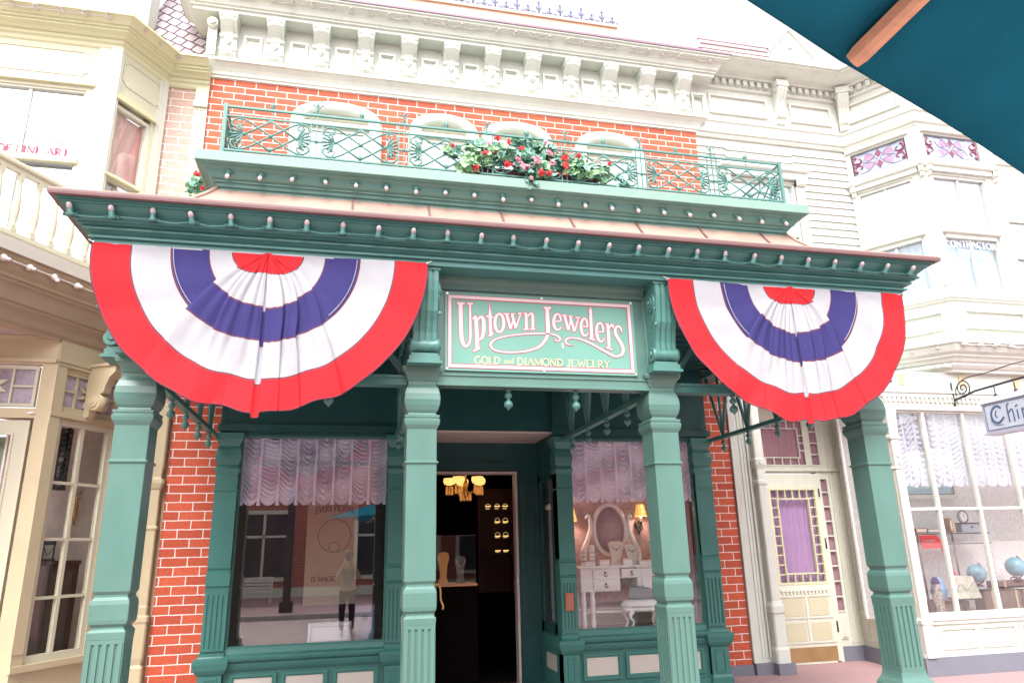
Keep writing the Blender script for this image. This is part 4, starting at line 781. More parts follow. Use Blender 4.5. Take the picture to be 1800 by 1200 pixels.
BL = [(1.13, 6.05, 5.33, .17, .10, .15, .16, (0, 0, 2)), (1.02, 5.99, 5.17, .12, .08, .09, .07, (0, 0)), (1.36, 6.04, 5.36, .14, .1, .10, .09, (0, 2)), (1.62, 6.1, 5.48, .16, .12, .16, .14, (2, 2, 1)), (1.80, 6.1, 5.47, .14, .12, .12, .10, (2, 0, 2)), (1.60, 6.02, 5.30, .18, .10, .12, .12, (1, 2, 2)), (1.62, 5.93, 5.06, .055, .05, .12, .04, (1, 2)),
      (1.78, 5.97, 5.20, .09, .07, .1, .05, (0, 2)), (1.98, 6.04, 5.33, .14, .09, .10, .08, (2, 0, 1)), (2.15, 6.02, 5.30, .15, .09, .14, .10, (0, 0, 2)), (2.38, 6.03, 5.27, .13, .07, .12, .06, (0, 2)), (.86, 6.04, 5.34, .10, .06, .06, .03, (0, 2)), (2.58, 6.03, 5.2, .08, .06, .07, .02, (2,))]
plant(FP, BL, 900, [(1.17, 5.94, 5.31, .028, 'r'), (1.08, 5.93, 5.13, .03, 'r'), (1.40, 5.96, 5.21, .04, 'r'), (1.32, 6.02, 5.53, .035, 'r'), (1.42, 6.03, 5.50, .03, 'r'), (1.54, 5.99, 5.42, .03, 'r'), (1.22, 6.0, 5.44, .03, 'p'), (1.56, 5.93, 5.20, .045, 'p'), (1.68, 5.92, 5.27, .05, 'p'), (1.84, 5.94, 5.27, .035, 'p'), (1.50, 5.94, 5.27, .03, 'p'), (1.72, 5.90, 5.12, .036, 'r'), (1.80, 5.90, 5.13, .03, 'r'),
      (1.82, 5.97, 5.40, .035, 'p'), (1.98, 5.95, 5.34, .04, 'r'), (1.97, 5.94, 5.25, .035, 'r'), (2.12, 5.95, 5.38, .022, 'r'), (2.30, 5.95, 5.34, .022, 'p'), (2.44, 5.95, 5.33, .02, 'r'), (1.60, 5.87, 5.04, .02, 'p'), (1.80, 6.0, 5.53, .022, 'p'), (.86, 5.97, 5.37, .018, 'r'), (1.3, 6.0, 5.36, .03, 'r')], 11)
GP = thing('geranium_pot', 'small potted red geranium at the left end of the balcony ledge', 'potted plant', (-1.62, 7.2, 5.1))
b = MB(); b.lathe([(.06, 5.06), (.085, 5.2), (.09, 5.2), (.09, 5.22), (.05, 5.22)], (-1.50, 7.2, 0), 12); b.box(-1.62, -1.38, 7.1, 7.3, 5.045, 5.06); b.build('pot', paint('clay_pot', (.4, .16, .09), .7), GP)
plant(GP, [(-1.60, 7.14, 5.30, .16, .12, .19, 1, (0, 2, 1))], 90, [(-1.62, 7.0, 5.38, .035, 'r'), (-1.55, 7.02, 5.24, .02, 'r')], 4)

# ================================================================ PARASOL overhead
UM = thing('parasol', 'dark teal market parasol with a wooden rib, close overhead at the top right', 'parasol', (1.27, -.32, -.13))
TEALC = fabric('teal_canvas', (.024, .215, .31), .30, rough=.9, weave=900, var=.10); WOODR = paint('rib_wood', (.80, .42, .25), .5, .16, 7, stretch=(1, 6, 6), bump=.15)
TEALS = fabric('teal_seam', (.012, .10, .15), .05)
ua = Vector((cos(rad(21.5)), sin(rad(21.5)), 0)); uin = Vector((sin(rad(21.5)), -cos(rad(21.5)), 0)); K = Vector((.807, .89, 2.45)); HW = 1.32; AP = K+uin*HW+Vector((0, 0, .50))
b = MB(); R8 = []
ctr = K+uin*HW
for k in range(8):
    a = pi/4*k; d = [(0, -1), (1, -1), (1, 0), (1, 1), (0, 1), (-1, 1), (-1, 0), (-1, -1)][k]
    R8.append(ctr+ua*d[0]*HW+uin*d[1]*HW+Vector((0, 0, 0.0 if k % 2 == 0 else -.05)))
for k in range(8):
    A, B = R8[k], R8[(k+1) % 8]
    def fn(u, v, A=A, B=B):
        e = A.lerp(B, u); inward = (ctr-e).normalized(); e = e+inward*.020*sin(pi*u)
        p = AP.lerp(e, v); return p - Vector((0, 0, .035*sin(pi*u)*sin(pi*min(1, v*.98))*v))
    b.grid(fn, 10, 14)
cp = b.build('canopy', TEALC, UM, fix=False); so = cp.modifiers.new('thickness', 'SOLIDIFY'); so.thickness = .003
b = MB()
for k in range(8):
    A, B = R8[k], R8[(k+1) % 8]; b.tube([A.lerp(B, i/8)+(ctr-A.lerp(B, i/8)).normalized()*.020*sin(pi*i/8) for i in range(9)], .004, 5)
b.build('hem', fabric('teal_hem', (.02, .12, .17), .1), UM)
for k in range(8):
    e = R8[k]; st0 = e.lerp(AP, .012)-Vector((0, 0, .02)); en = AP-Vector((0, 0, .03)); d = (en-st0).normalized(); sd = d.cross(Vector((0, 0, 1))).normalized(); upv = sd.cross(d)
    b = MB(); P = [(-.013, -.010), (-.007, -.018), (.007, -.018), (.013, -.010), (.013, .010), (-.013, .010)]
    rings = []
    for t, q in ((0, .80), (.012, 1), (1, 1)): rings.append([b.pt(st0.lerp(en, t)+sd*p[0]*q+upv*p[1]*q) for p in P])
    for i in range(2):
        for j in range(6): b.face((rings[i][j], rings[i][(j+1) % 6], rings[i+1][(j+1) % 6], rings[i+1][j]))
    b.face(rings[0]); b.face(rings[-1]); b.build('rib', WOODR, UM)
for k in range(8):
    e = R8[k]; sd = (AP-e).cross(Vector((0, 0, 1))).normalized(); b = MB()
    for s in (-1, 1): b.tube([e.lerp(AP, .01)+sd*s*.034-Vector((0, 0, .004)), e.lerp(AP, .9)+sd*s*.010-Vector((0, 0, .010))], .0016, 4)
    b.build('seam', TEALS, UM)
b = MB(); b.tube([(ctr.x, ctr.y, -.13), (ctr.x, ctr.y, 2.92)], .022, 12); b.build('pole', WOODR, UM)
b = MB(); b.lathe([(.3, -.13), (.3, -.06), (.06, -.04), (.04, .2)], (ctr.x, ctr.y, 0), 20); b.build('base', BLACKI, UM)
# ================================================================ CREAM CORNER BUILDING (left)
LB = thing('cream_corner_building', 'cream and tan corner building at the left with bay window and projecting balcony', 'building', (-3.4, 9.2, 0))
b = MB(); b.box(-2.60, X0-.004, 9.22, 9.5, 3.4, 8.0); b.build('brick_strip', BRICKP, LB)
b = MB(); b.box(-2.34, X0-.004, 9.22, 9.5, 0, 3.4); b.build('lower_wall', CREAMD, LB)
# fluted upper pilaster and lower column next to the red brick
b = MB(); fluted(b, -2.236, X0-.006, 5.0, 7.55, 9.17, 9.22, 3); b.box(-2.25, X0-.004, 9.14, 9.22, 7.55, 7.64, .01); b.box(-2.24, X0-.006, 9.16, 9.22, 7.64, 7.86); b.box(-2.26, X0-.004, 9.13, 9.22, 4.4, 5.0, .01); b.build('upper_pilaster', CREAM, LB)
b = MB(); b.sqlathe([(.08, 0), (.08, .5), (.06, .53), (.075, .6), (.075, .95), (.085, .97), (.085, 1.02), (.06, 1.04), (.065, 1.12), (.058, 1.14), (.058, 1.95), (.07, 1.96), (.07, 1.98), (.055, 2.0), (.055, 2.4), (.07, 2.42), (.09, 2.48), (.09, 2.52), (.06, 2.53), (.055, 2.55), (.07, 2.7), (.07, 3.4)], -2.165, 9.16, .2); b.build('column', CREAMD, LB)
# upper bay
def bay_face(u0, u1, M, parent, wins, z_pan=(7.34, 7.74), mat=CREAM, deco=True, d0=0.0):
    b = MB(M); zb, zt = 4.4, 7.9
    b.box(u0, wins[0], -.2, d0, zb, zt); b.box(wins[1], u1, -.2, d0, zb, zt); b.box(wins[0], wins[1], -.2, d0, 7.22, zt); b.box(wins[0], wins[1], -.2, d0, zb, 5.05)
    b.build('bay_wall', mat, parent)
Mf = Fr(-3.02, 8.55, 0); Ms = Fr(-2.60, 9.2, 57)
bay_face(-4, 0, Mf, LB, (-1.72, -.32)); bay_face(-.774, 0, Ms, LB, (-.735, -.20))
b = MB(); b.box(-7.2, -7.0, 8.5, 12, 0, 9); b.box(-7.2, -3.02, 9.0, 9.1, 4.4, 8.2); b.build('side_wall', CREAM, LB)
def panel(M, u0, u1, z0, z1, n=.07):
    b = MB(M); P = [(u0+n, z0), (u1-n, z0), (u1-n, z0+n*.5), (u1, z0+n), (u1, z1-n), (u1-n, z1-n*.5), (u1-n, z1), (u0+n, z1), (u0+n, z1-n*.5), (u0, z1-n), (u0, z0+n), (u0+n, z0+n*.5)]
    for i in range(len(P)):
        a, c = P[i], P[(i+1) % len(P)]; b.tube([(a[0], .004, a[1]), (c[0], .004, c[1])], .009, 4)
    b.build('raised_panel', CREAM, LB); 
for M, u0, u1 in ((Mf, -1.75, -.34), (Ms, -.70, -.12)): panel(M, u0, u1, 7.42, 7.76, .05)
b = MB(Mf); b.box(-.10, .03, 0, .03, 4.4, 7.88); b.box(-.24, -.10, 0, .015, 4.4, 7.88); b.M = Ms; b.box(-.80, -.73, 0, .02, 4.4, 7.88); b.box(-.10, -.02, 0, .03, 4.4, 7.88); b.box(-.14, -.10, 0, .015, 4.4, 7.88)
b.build('corner_board', IVORY, LB)
b = MB(Mf)
b.box(-1.85, -.22, 0, .05, 7.27, 7.31); b.box(-1.83, -.24, 0, .03, 7.31, 7.36); b.M = Ms; b.box(-.765, -.15, 0, .05, 7.16, 7.20); b.box(-.75, -.17, 0, .03, 7.2, 7.25)
b.build('window_head', YELLOWP, LB)
def sashwin(M, u0, u1, z0, zm, z1, muls, pane, inner, name='bay_window', mat=IVORY, parent=LB, dd=0):
    b = MB(M); b.frame(u0, u1, z0, z1, -.10+dd, -.02+dd, .045); b.box(u0+.045, u1-.045, -.09+dd, .0+dd, zm-.05, zm+.03)
    for m in muls: b.box(m-.018, m+.018, -.085+dd, -.04+dd, z0+.045, z1-.045)
    w = b.build(name, mat, parent)
    if pane: b = MB(M); b.box(u0+.05, u1-.05, -.068+dd, -.063+dd, z0+.05, z1-.05); b.build('pane', pane, w)
    return w
w1 = sashwin(Mf, -1.72, -.30, 5.05, 6.26, 7.24, (-.945,), SKYGL, None); w2 = sashwin(Ms, -.745, -.19, 5.05, 6.14, 7.12, (), GLASSL, None)
b = MB(Mf); b.grid(lambda u, v: (-1.68+1.35*u, -.13+.012*sin(u*60+sin(v*5)), 5.08+1.1*v), 90, 6); b.build('curtain', SHEER, w1)
b = MB(Mf); b.box(-1.68, -.33, -.16, -.15, 6.2, 7.2); b.build('blind', paint('white_blind', (.75, .75, .78), .8), w1)
b = MB(Ms); b.grid(lambda u, v: (-.72+.5*u, -.13+.008*sin(u*40+sin(v*5)), 5.08+1.0*v), 60, 6); b.build('curtain', SHEER, w2)
b = MB(Ms); b.box(-.72, -.22, -.14, -.13, 6.22, 7.08); b.grid(lambda u, v: (-.72+.5*u, -.125, 6.14+.08*v+.01*sin(u*50)), 60, 2); b.build('shade', PINKSH, w2)
b = MB(Ms); b.box(-.80, -.20, .0, .05, 6.09, 6.13, .01); b.box(-.27, -.23, 0, .07, 5.98, 6.09); b.M = Mf; b.box(-1.75, -.29, 0, .04, 6.19, 6.25, .01); b.build('meeting_rail', YELLOWP, LB)
b = MB(Mf); text(b, 'Y OF FINE ART', -1.32, -.42, 6.315, .10, -.055, .2, dy=-.0002); b.build('window_lettering', paint('red_lettering', (.42, .03, .06), .5), w1)
b = MB(Mf); text(b, 'ER STREET', -1.28, -.48, 6.52, .09, -.055, .16, dy=-.0002, warp=lambda x, z: (x, z-.22*(x+1.15)**2)); b.build('arched_lettering', paint('grey_lettering', (.46, .44, .42), .5), w1)
CP = [(-7.2, 8.55), (-3.02, 8.55), (-2.60, 9.2), (X0-.004, 9.2), ]
b = MB(); b.sweep(CP, [(-.15, 7.84), (.0, 7.84), (.02, 7.86), (.03, 7.90), (.06, 7.92), (.06, 7.96), (.09, 7.965), (.12, 7.99), (.18, 8.01), (.18, 8.035), (.21, 8.04), (.21, 8.065), (.24, 8.07), (.27, 8.10), (.31, 8.13), (.34, 8.135), (.34, 8.165), (-.15, 8.2)]); b.build('bay_cornice', YELLOWP, LB)
random.seed(9)
bulb_row(LB, [(-5.0+.27*k, 8.265, 8.115) for k in range(8)], SOCKETW, wire=SOCKETW, tilt=10)
bulb_row(LB, [(-2.80+.145*k, 8.47+.225*k, 8.115) for k in range(4)], SOCKETW, wire=SOCKETW, tilt=10, ang=57)
# mansard roof and the white storey behind
SHMAT = brickmat('mansard_shingles', (.44, .36, .38), (.56, .47, .48), (.09, .06, .08), .16, .155, .013, off=(.0, .0), var=.5, rot=rad(28), bump=1)
b = MB(); b.prism([(-3.3, 8.17), (X0-.02, 8.22), (-2.52, 9.95), (-2.9, 9.95)], 0, .05); 
for i, v in enumerate(b.v): b.v[i] = Vector((v.x, 9.25+v.y+(v.z-8.2)*.35, v.z))
b.build('mansard_roof', SHMAT, LB)
b = MB(); b.tube([(-2.06, 9.22, 8.25), (-2.47, 9.82, 9.95)], .03, 6); b.build('hip_board', CREAM, LB)
b = MB(); b.box(-7, -3.02, 9.3, 9.6, 8.1, 11.5); b.box(-3.10, -2.98, 9.22, 9.6, 8.1, 11.5); b.frame(-4.1, -3.3, 8.5, 8.95, 9.26, 9.3, .05); b.box(-4.15, -3.25, 9.24, 9.3, 8.42, 8.5); b.build('attic_wall', WHITE, LB)
# ground floor: window wall at 60 degrees, door wall facing the street
Mw = Fr(-2.4, 9.1, 60)
b = MB(Mw)
b.box(-1.20, -1.08, -.1, .02, 0, 3.62); b.box(-.38, .02, -.1, 0, 0, 3.62); b.box(-1.08, -.38, -.1, 0, 0, .70); b.box(-1.08, -.38, -.1, 0, 3.05, 3.16); b.box(-1.08, -.38, -.1, 0, 3.56, 3.62)
b.box(-1.20, .02, -.1, .03, 3.62, 3.86); b.box(-1.22, .02, 0, .05, .64, .70); b.box(-1.2, .02, 0, .03, 3.07, 3.12); b.box(-1.2, .02, 0, .03, 3.60, 3.64)
b.box(-1.215, -1.09, .02, .03, .8, 3.0)
b.build('window_wall', CREAMD, LB)
b = MB(Mw); b.frame(-1.08, -.38, .70, 3.05, -.07, -.01, .055, .07); b.box(-.775, -.735, -.06, -.015, .77, 2.995)
for z in (1.29, 1.85, 2.41): b.box(-1.025, -.435, -.058, -.018, z-.015, z+.015)
sw = b.build('side_window', CREAM, LB); b = MB(Mw); b.box(-1.03, -.43, -.042, -.038, .77, 3.0); b.build('pane', GLASSD, sw)
b = MB(Mw)
b.frame(-1.08, -.38, 3.16, 3.56, -.06, -.01, .03); b.box(-.92, -.90, -.05, -.015, 3.19, 3.53); b.box(-.56, -.54, -.05, -.015, 3.19, 3.53); b.box(-1.05, -.92, -.05, -.015, 3.35, 3.37); b.box(-.54, -.41, -.05, -.015, 3.35, 3.37)
for k in range(8):
    a = 2*pi*k/8+pi/8; 
    for r0, r1 in ((.03, .155),): b.prism([(-.73+r0*cos(a), 3.36+r0*sin(a)), (-.73+.09*cos(a+.22), 3.36+.09*sin(a+.22)), (-.73+r1*cos(a), 3.36+r1*sin(a)), (-.73+.09*cos(a-.22), 3.36+.09*sin(a-.22))], -.045, -.012)
tw = b.build('transom_fretwork', CREAMD, LB); b = MB(Mw); b.box(-1.05, -.41, -.04, -.036, 3.19, 3.53); b.build('pane', paint('lilac_glass', (.34, .30, .36), .15, .25, 18, coat=.5), tw)
Md = Fr(-3.0, 8.06, 0)
b = MB(Md); b.box(-.13, 0, -.1, .0, 0, 3.9); b.box(-3.2, -.13, -.1, 0, 3.04, 3.14); b.box(-3.2, -.13, -.1, 0, 3.6, 3.9); b.box(-3.2, 0, 0, .03, 3.62, 3.66); b.box(-3.2, -1.3, -.1, 0, 0, 3.04); b.box(-3.2, 0, -.02, .03, 3.84, 3.9); b.box(-.03, .02, 0, .015, 0, 3.6); b.build('door_wall', CREAMD, LB)
b = MB(Md); b.frame(-1.25, -.17, .06, 3.02, -.09, -.03, .14, .9); b.frame(-1.12, -.30, .96, 2.89, -.06, -.02, .02); dd = b.build('glazed_door', CREAM, LB)
b = MB(Md); b.box(-1.1, -.32, -.065, -.06, .98, 2.87); b.build('pane', GLASSD, dd)
b = MB(Md); b.box(-1.1, -.32, -.40, -.38, .6, 2.9); b.build('door_backdrop', paint('green_gold_painting', (.22, .36, .27), .4, .5, 7), LB)
b = MB(Md); b.frame(-.95, -.16, 3.16, 3.58, -.07, -.02, .03); b.box(-.40, -.38, -.06, -.02, 3.19, 3.55); b.box(-.38, -.19, -.06, -.02, 3.36, 3.38)
for k in range(8):
    a = 2*pi*k/8+pi/8; b.prism([(-.58+.03*cos(a), 3.37+.03*sin(a)), (-.58+.1*cos(a+.25), 3.37+.1*sin(a+.25)), (-.58+.17*cos(a), 3.37+.17*sin(a)), (-.58+.1*cos(a-.25), 3.37+.1*sin(a-.25))], -.05, -.012)
tw = b.build('transom_fretwork', CREAM, LB); b = MB(Md); b.box(-.92, -.19, -.05, -.045, 3.19, 3.55); b.build('pane', MATS['lilac_glass'], tw)
# room behind the side window
b = MB(Mw); b.box(-1.2, .2, -.53, -.50, .6, 3.1); b.box(-1.3, .2, -.65, -.1, .62, .66); b.box(.17, .2, -.65, -.1, .6, 3.1); b.box(-1.3, .2, -.65, -.1, 3.08, 3.1); b.build('display_backing', paint('taupe_wall', (.88, .80, .75), .6, .14, 9), LB)
# projecting balcony, cornice with bulbs, soffit, console bracket
Mc = Fr(-2.7, 7.8, 60); c60, s60 = .5, .866
PA = (-2.7-c60*2.6, 7.8-s60*2.6); PB = (-2.7+c60*.75, 7.8+s60*.75)
FAS = paint('balcony_fascia', (.50, .47, .42), .6, .05, 3); TAN = paint('tan_cornice', (.36, .285, .19), .55, .07, 4, grime=.08)
b = MB(); b.sweep([PA, PB], [(0, 4.56), (0, 4.43), (-.5, 4.43), (-.9, 4.5), (-.9, 4.56)]); b.build('balcony_floor', FAS, LB)
b = MB(); b.sweep([PA, PB], [(0, 4.428), (-.01, 4.428), (-.03, 4.42), (-.035, 4.39), (-.05, 4.36), (-.075, 4.30), (-.11, 4.26), (-.11, 4.23), (-.13, 4.225), (-.13, 4.20), (-.16, 4.19), (-.19, 4.12), (-.22, 4.05), (-.24, 4.045), (-.24, 4.02), (-.27, 4.01), (-.30, 3.98), (-.33, 3.90), (-.36, 3.88), (-.36, 3.86), (-.5, 3.86), (-.5, 4.42)]); b.build('street_cornice', TAN, LB)
b = MB(); b.prism([(-3.02, 8.04), (-4.36, 5.75), (-6.2, 5.75), (-6.2, 8.06), (-3.0, 8.06)], 3.905, 3.93, 'Z'); b.build('soffit', paint('mauve_soffit', (.44, .38, .36), .7), LB)
bulb_row(LB, [(-2.7+c60*u+.866*(-.03), 7.8+s60*u+.5*.03, 4.355) for u in [-2.0+.266*k for k in range(9)]], SOCKETW, wire=SOCKETW, sag=.0, tilt=35, ang=60)
b = MB(Mw); P = [(0, 3.66), (.36, 3.66), (.36, 3.59), (.29, 3.53), (.25, 3.44), (.235, 3.37), (.13, 3.33), (.09, 3.24), (.07, 3.12), (0, 3.08)]
b.prism(P, -.80, -.71, 'X'); b.prism([(0, 3.69), (.40, 3.69), (.40, 3.66), (0, 3.66)], -.82, -.69, 'X')
for r, w in ((.095, .02), (.062, .035), (.028, .048)): b.lathe([(r, -.80-w), (r, -.71+w)], (0, .14, 3.27), 14, 'X')
b.build('console_bracket', CREAMD, LB)
BR = thing('balcony_balustrade', 'cream balustrade of turned balusters on the left building balcony', 'balustrade', (-3.2, 6.9, 4.56))
b = MB(Mc); b.box(-2.6, .45, -.14, -.04, 5.30, 5.36, .015); b.box(-2.6, .45, -.115, -.065, 5.255, 5.30); b.box(-2.6, .45, -.12, -.06, 4.60, 4.66, .01); b.build('handrail', CREAM, BR)
for k in range(15):
    u = -2.5+.2*k+.035; b = MB(Mc); b.box(u-.025, u+.025, -.115, -.065, 5.21, 5.255); b.lathe([(.022, 5.215), (.030, 5.20), (.022, 5.185), (.018, 5.16), (.024, 5.10), (.034, 4.98), (.038, 4.88), (.034, 4.80), (.022, 4.74), (.03, 4.72), (.022, 4.70)], (u, -.09, 0), 10); b.box(u-.03, u+.03, -.12, -.06, 4.655, 4.70); b.build('baluster', CREAM, BR)
Mx = Mw @ Matrix.Translation((.37, .0, 0))
# things in the side window
DIS = thing('carved_frame', 'dark carved ornate frame standing in the left window above the wall lamp', 'picture frame', tuple(Mx @ Vector((-1.0, -.5, 2.4))))
b = MB(Mx); b.frame(-1.16, -1.03, 2.36, 3.02, -.30, -.25, .035, .045)
random.seed(2)
for k in range(22): b.sphere((-1.10+.065*(k % 2)-.045+random.uniform(-.01, .01), -.24, 2.38+.030*k), .024, 6, sz=1.3)
b.build('frame', paint('carved_wood', (.045, .015, .01), .3, .4, 20, coat=.3), DIS); b = MB(Mx); b.box(-1.12, -1.07, -.29, -.28, 2.42, 2.98); b.build('picture', paint('dark_canvas', (.03, .05, .08), .3, .6, 9), DIS)
WL = thing('wall_lamp', 'brass wall lamp with a clear round globe in the left window', 'wall lamp', tuple(Mx @ Vector((-.7, -.5, 2.3))))
b = MB(Mx); b.tube(pl([(-.58, -.60, 2.36), (-.60, -.5, 2.40), (-.66, -.45, 2.36), (-.72, -.42, 2.34)], 4), .012, 6); b.lathe([(.05, -.02), (.06, 0), (.05, .02)], (-.58, -.62, 2.33), 12, 'Y'); b.lathe([(.012, 2.02), (.022, 2.10), (.03, 2.2), (.012, 2.28), (.04, 2.31)], (-.68, -.46, 0), 10); b.build('arm', BRASS, WL)
b = MB(Mx); b.sphere((-.73, -.42, 2.47), .10, 16); b.build('globe', GLASSL, WL)
CB = thing('wooden_cabinet', 'dark wooden cabinet standing low in the left window', 'cabinet', tuple(Mx @ Vector((-.9, -.4, .66))))
b = MB(Mx); b.box(-1.16, -.80, -.62, -.16, .66, 1.60); b.box(-1.17, -.79, -.63, -.14, 1.60, 1.64, .01); b.frame(-1.14, -.82, .72, 1.55, -.16, -.145, .05); b.build('body', DARKWOOD, CB)
CK = thing('glass_lantern', 'small black glass lantern box on top of the wooden cabinet', 'lantern', tuple(Mx @ Vector((-1, -.35, 1.64))))
b = MB(Mx)
for x in (-1.12, -.99):
    for y in (-.5, -.34): b.box(x, x+.012, y, y+.012, 1.64, 1.80)
b.box(-1.13, -.97, -.52, -.32, 1.80, 1.86, .01); b.box(-1.13, -.97, -.52, -.32, 1.64, 1.66); b.tube(pl([(-1.11, -.335, 1.78), (-1.05, -.335, 1.70), (-.99, -.335, 1.78)], 4), .004, 4); b.build('body', BLACKI, CK)
# ================================================================ WHITE BUILDING (right)
RB = thing('white_bay_building', 'white clapboard building at the right with a bay, stained glass and panelled door', 'building', (8.2, 9.2, 0))
CLAP = paint('clapboard_white', (.60, .61, .56), .5, .05, 3, grime=.14)
def clap(M, u0, u1, z0, z1, parent, step=.13, d=.0, name='clapboard_wall'):
    b = MB(M); n = int((z1-z0)/step)
    b.box(u0, u1, -.25, d-.036, z0, z1)
    for k in range(n):
        z = z0+k*step; b.poly([(u0, d, z), (u1, d, z), (u1, d-.03, z+step), (u0, d-.03, z+step)]); b.poly([(u0, d, z), (u1, d, z), (u1, d-.035, z), (u0, d-.035, z)])
    return b.build(name, CLAP, parent)
Mr = Fr(X1+.004, 9.2, 0); Mrs = Fr(8.05, 9.2, -55); Mrf = Fr(8.68, 8.3, 0); RL = 8.05-X1-.004; SL = 1.098
clap(Mr, 0, .50, 3.95, 8.05, RB); clap(Mr, 1.72, RL+.02, 3.95, 8.05, RB)
clap(Mr, .50, 1.72, 3.95, 5.6, RB); clap(Mr, .50, 1.72, 7.3, 8.05, RB)
b = MB(Mr); b.box(.42, .52, 0, .04, 5.5, 7.35); b.box(1.70, 1.84, 0, .04, 5.5, 7.35); b.box(.36, 1.90, 0, .07, 7.35, 7.5); b.box(.33, 1.93, 0, .12, 7.47, 7.53, .02); b.box(1.70, 1.86, 0, .10, 7.24, 7.35, .02); b.box(.36, 1.90, 0, .09, 5.42, 5.5); b.build('window_casing', WHITE, RB)
w = sashwin(Mr, .52, 1.70, 5.5, 6.4, 7.32, (1.11,), SKYGL, None, 'tall_window', WHITE, RB)
b = MB(Mr); b.box(.55, 1.68, -.17, -.16, 5.5, 7.3); b.build('blind', MATS['white_blind'], w)
BLUESH = fabric('blue_white_curtain', (.40, .55, .66), .2)
# bay storey
def bay2(M, L, w0, w1, g0, g1):
    b = MB(M); b.box(0, w0, -.25, 0, 5.15, 8.04); b.box(w1, L, -.25, 0, 5.15, 8.04); b.box(w0, w1, -.25, 0, 7.18, 7.50); b.box(w0, w1, -.25, 0, 7.90, 8.04); b.box(w0, w1, -.25, 0, 5.15, 5.25)
    b.box(w0-.06, w1+.06, 0, .05, 7.93, 7.97, .01); b.box(w0-.09, w1+.09, 0, .05, 7.22, 7.32); b.box(w0-.11, w1+.11, 0, .09, 7.30, 7.35, .02); b.box(w0-.03, w1+.03, 0, .05, 6.17, 6.21, .01)
    b.build('bay_wall', WHITE, RB)
bay2(Mrs, SL, .08, .92, .05, .85); bay2(Mrf, 1.42, .12, 1.16, .1, 1.07)
for M, u in ((Mrs, 0.0), (Mrs, 1.02), (Mrf, .0), (Mrf, 1.26)):
    b = MB(M); b.box(u, u+.10, 0, .11, 7.30, 7.40, .03); b.box(u+.01, u+.09, 0, .09, 7.20, 7.30, .02); b.box(u+.02, u+.08, 0, .07, 7.12, 7.20, .02); b.box(u+.02, u+.08, 0, .02, 5.3, 7.12); b.build('corner_bracket', WHITE, RB)
for M, a, c in ((Mrs, .08, .92), (Mrf, .12, 1.16)):
    w = sashwin(M, a, c, 5.25, 6.15, 7.18, ((a+c)/2,), None, None, 'bay_window', WHITE, RB)
    b = MB(M); b.box(a+.05, c-.05, -.068, -.063, 6.18, 7.13); b.build('pane', SKYGL, w); b = MB(M); b.box(a+.05, c-.05, -.068, -.063, 5.30, 6.10); b.build('pane', GLASSL, w)
    b = MB(M); b.box(a+.03, c-.03, -.16, -.15, 6.2, 7.15); b.build('blind', paint('pale_blue_blind', (.66, .70, .78), .8), w)
    b = MB(M); b.grid(lambda u, v: (a+.04+(c-a-.08)*u, -.12+.014*sin(u*44+sin(v*6)*.8), 5.28+.88*v), 90, 8); b.build('curtain', BLUESH, w)
    STG = w
    b = MB(M); uc, zc, hw, hh = (a+c)/2, 7.70, (c-a)/2-.03, .185
    b.mi = 0; b.box(a+.03, c-.03, -.05, -.03, 7.515, 7.885)
    b.mi = 1
    for s in (-1, 1):
        b.prism([(uc-.05, zc+s*.02+s*.07), (uc, zc+s*.015), (uc+.05, zc+s*.09), (uc, zc+s*.165)], -.03, -.026)
        for t in (-1, 1):
            q = [(uc+s*(hw-.05), zc+t*.14), (uc+s*(hw-.005), zc+t*.10), (uc+s*(hw-.03), zc+t*.03), (uc+s*(hw-.10), zc+t*.02), (uc+s*(hw-.13), zc+t*.07), (uc+s*(hw-.09), zc+t*.10)]
            b.tube([(p[0], -.028, p[1]) for p in pl(q, 3)], [.028-.0012*k for k in range(16)], 5)
    b.mi = 2
    for s in (-1, 1):
        for t in (-1, 1): b.prism([(uc+s*.06, zc+t*.01), (uc+s*.24, zc+t*.04), (uc+s*.20, zc+t*.14), (uc+s*.08, zc+t*.12)], -.03, -.0265)
    b.mi = 3
    for s in (-1, 1):
        for t in (-1, 1):
            b.tube(pl([(uc, -.026, zc+t*.17), (uc+s*.10, -.026, zc+t*.03), (uc+s*.22, -.026, zc), (uc+s*.3, -.026, zc-t*.1)], 4), .005, 4)
            b.tube(pl([(uc+s*.02, -.026, zc), (uc+s*.16, -.026, zc+t*.15), (uc+s*.30, -.026, zc+t*.17)], 4), .005, 4)
    b.frame(a+.03, c-.03, 7.51, 7.89, -.032, -.02, .012)
    b.build('stained_glass', [paint('pale_blue_glass', (.34, .40, .52), .12, .15, 12, coat=.6), paint('ruby_glass', (.20, .03, .07), .15, .35, 14, coat=.6), paint('rose_glass', (.34, .19, .30), .15, .25, 14, coat=.6), paint('lead_came', (.16, .14, .20), .4)], RB)
b = MB(Mrf); text(b, 'CONTRACTOR', .17, 1.12, 5.98, .10, -.05, .2, dy=-.0002, warp=lambda x, z: (x, z-.10*(x-.64)**2)); text(b, 'EST. 1895', .38, .93, 5.82, .10, -.05, .2, dy=-.0002); b.build('window_lettering', paint('white_lettering', (.82, .84, .86), .4), STG)
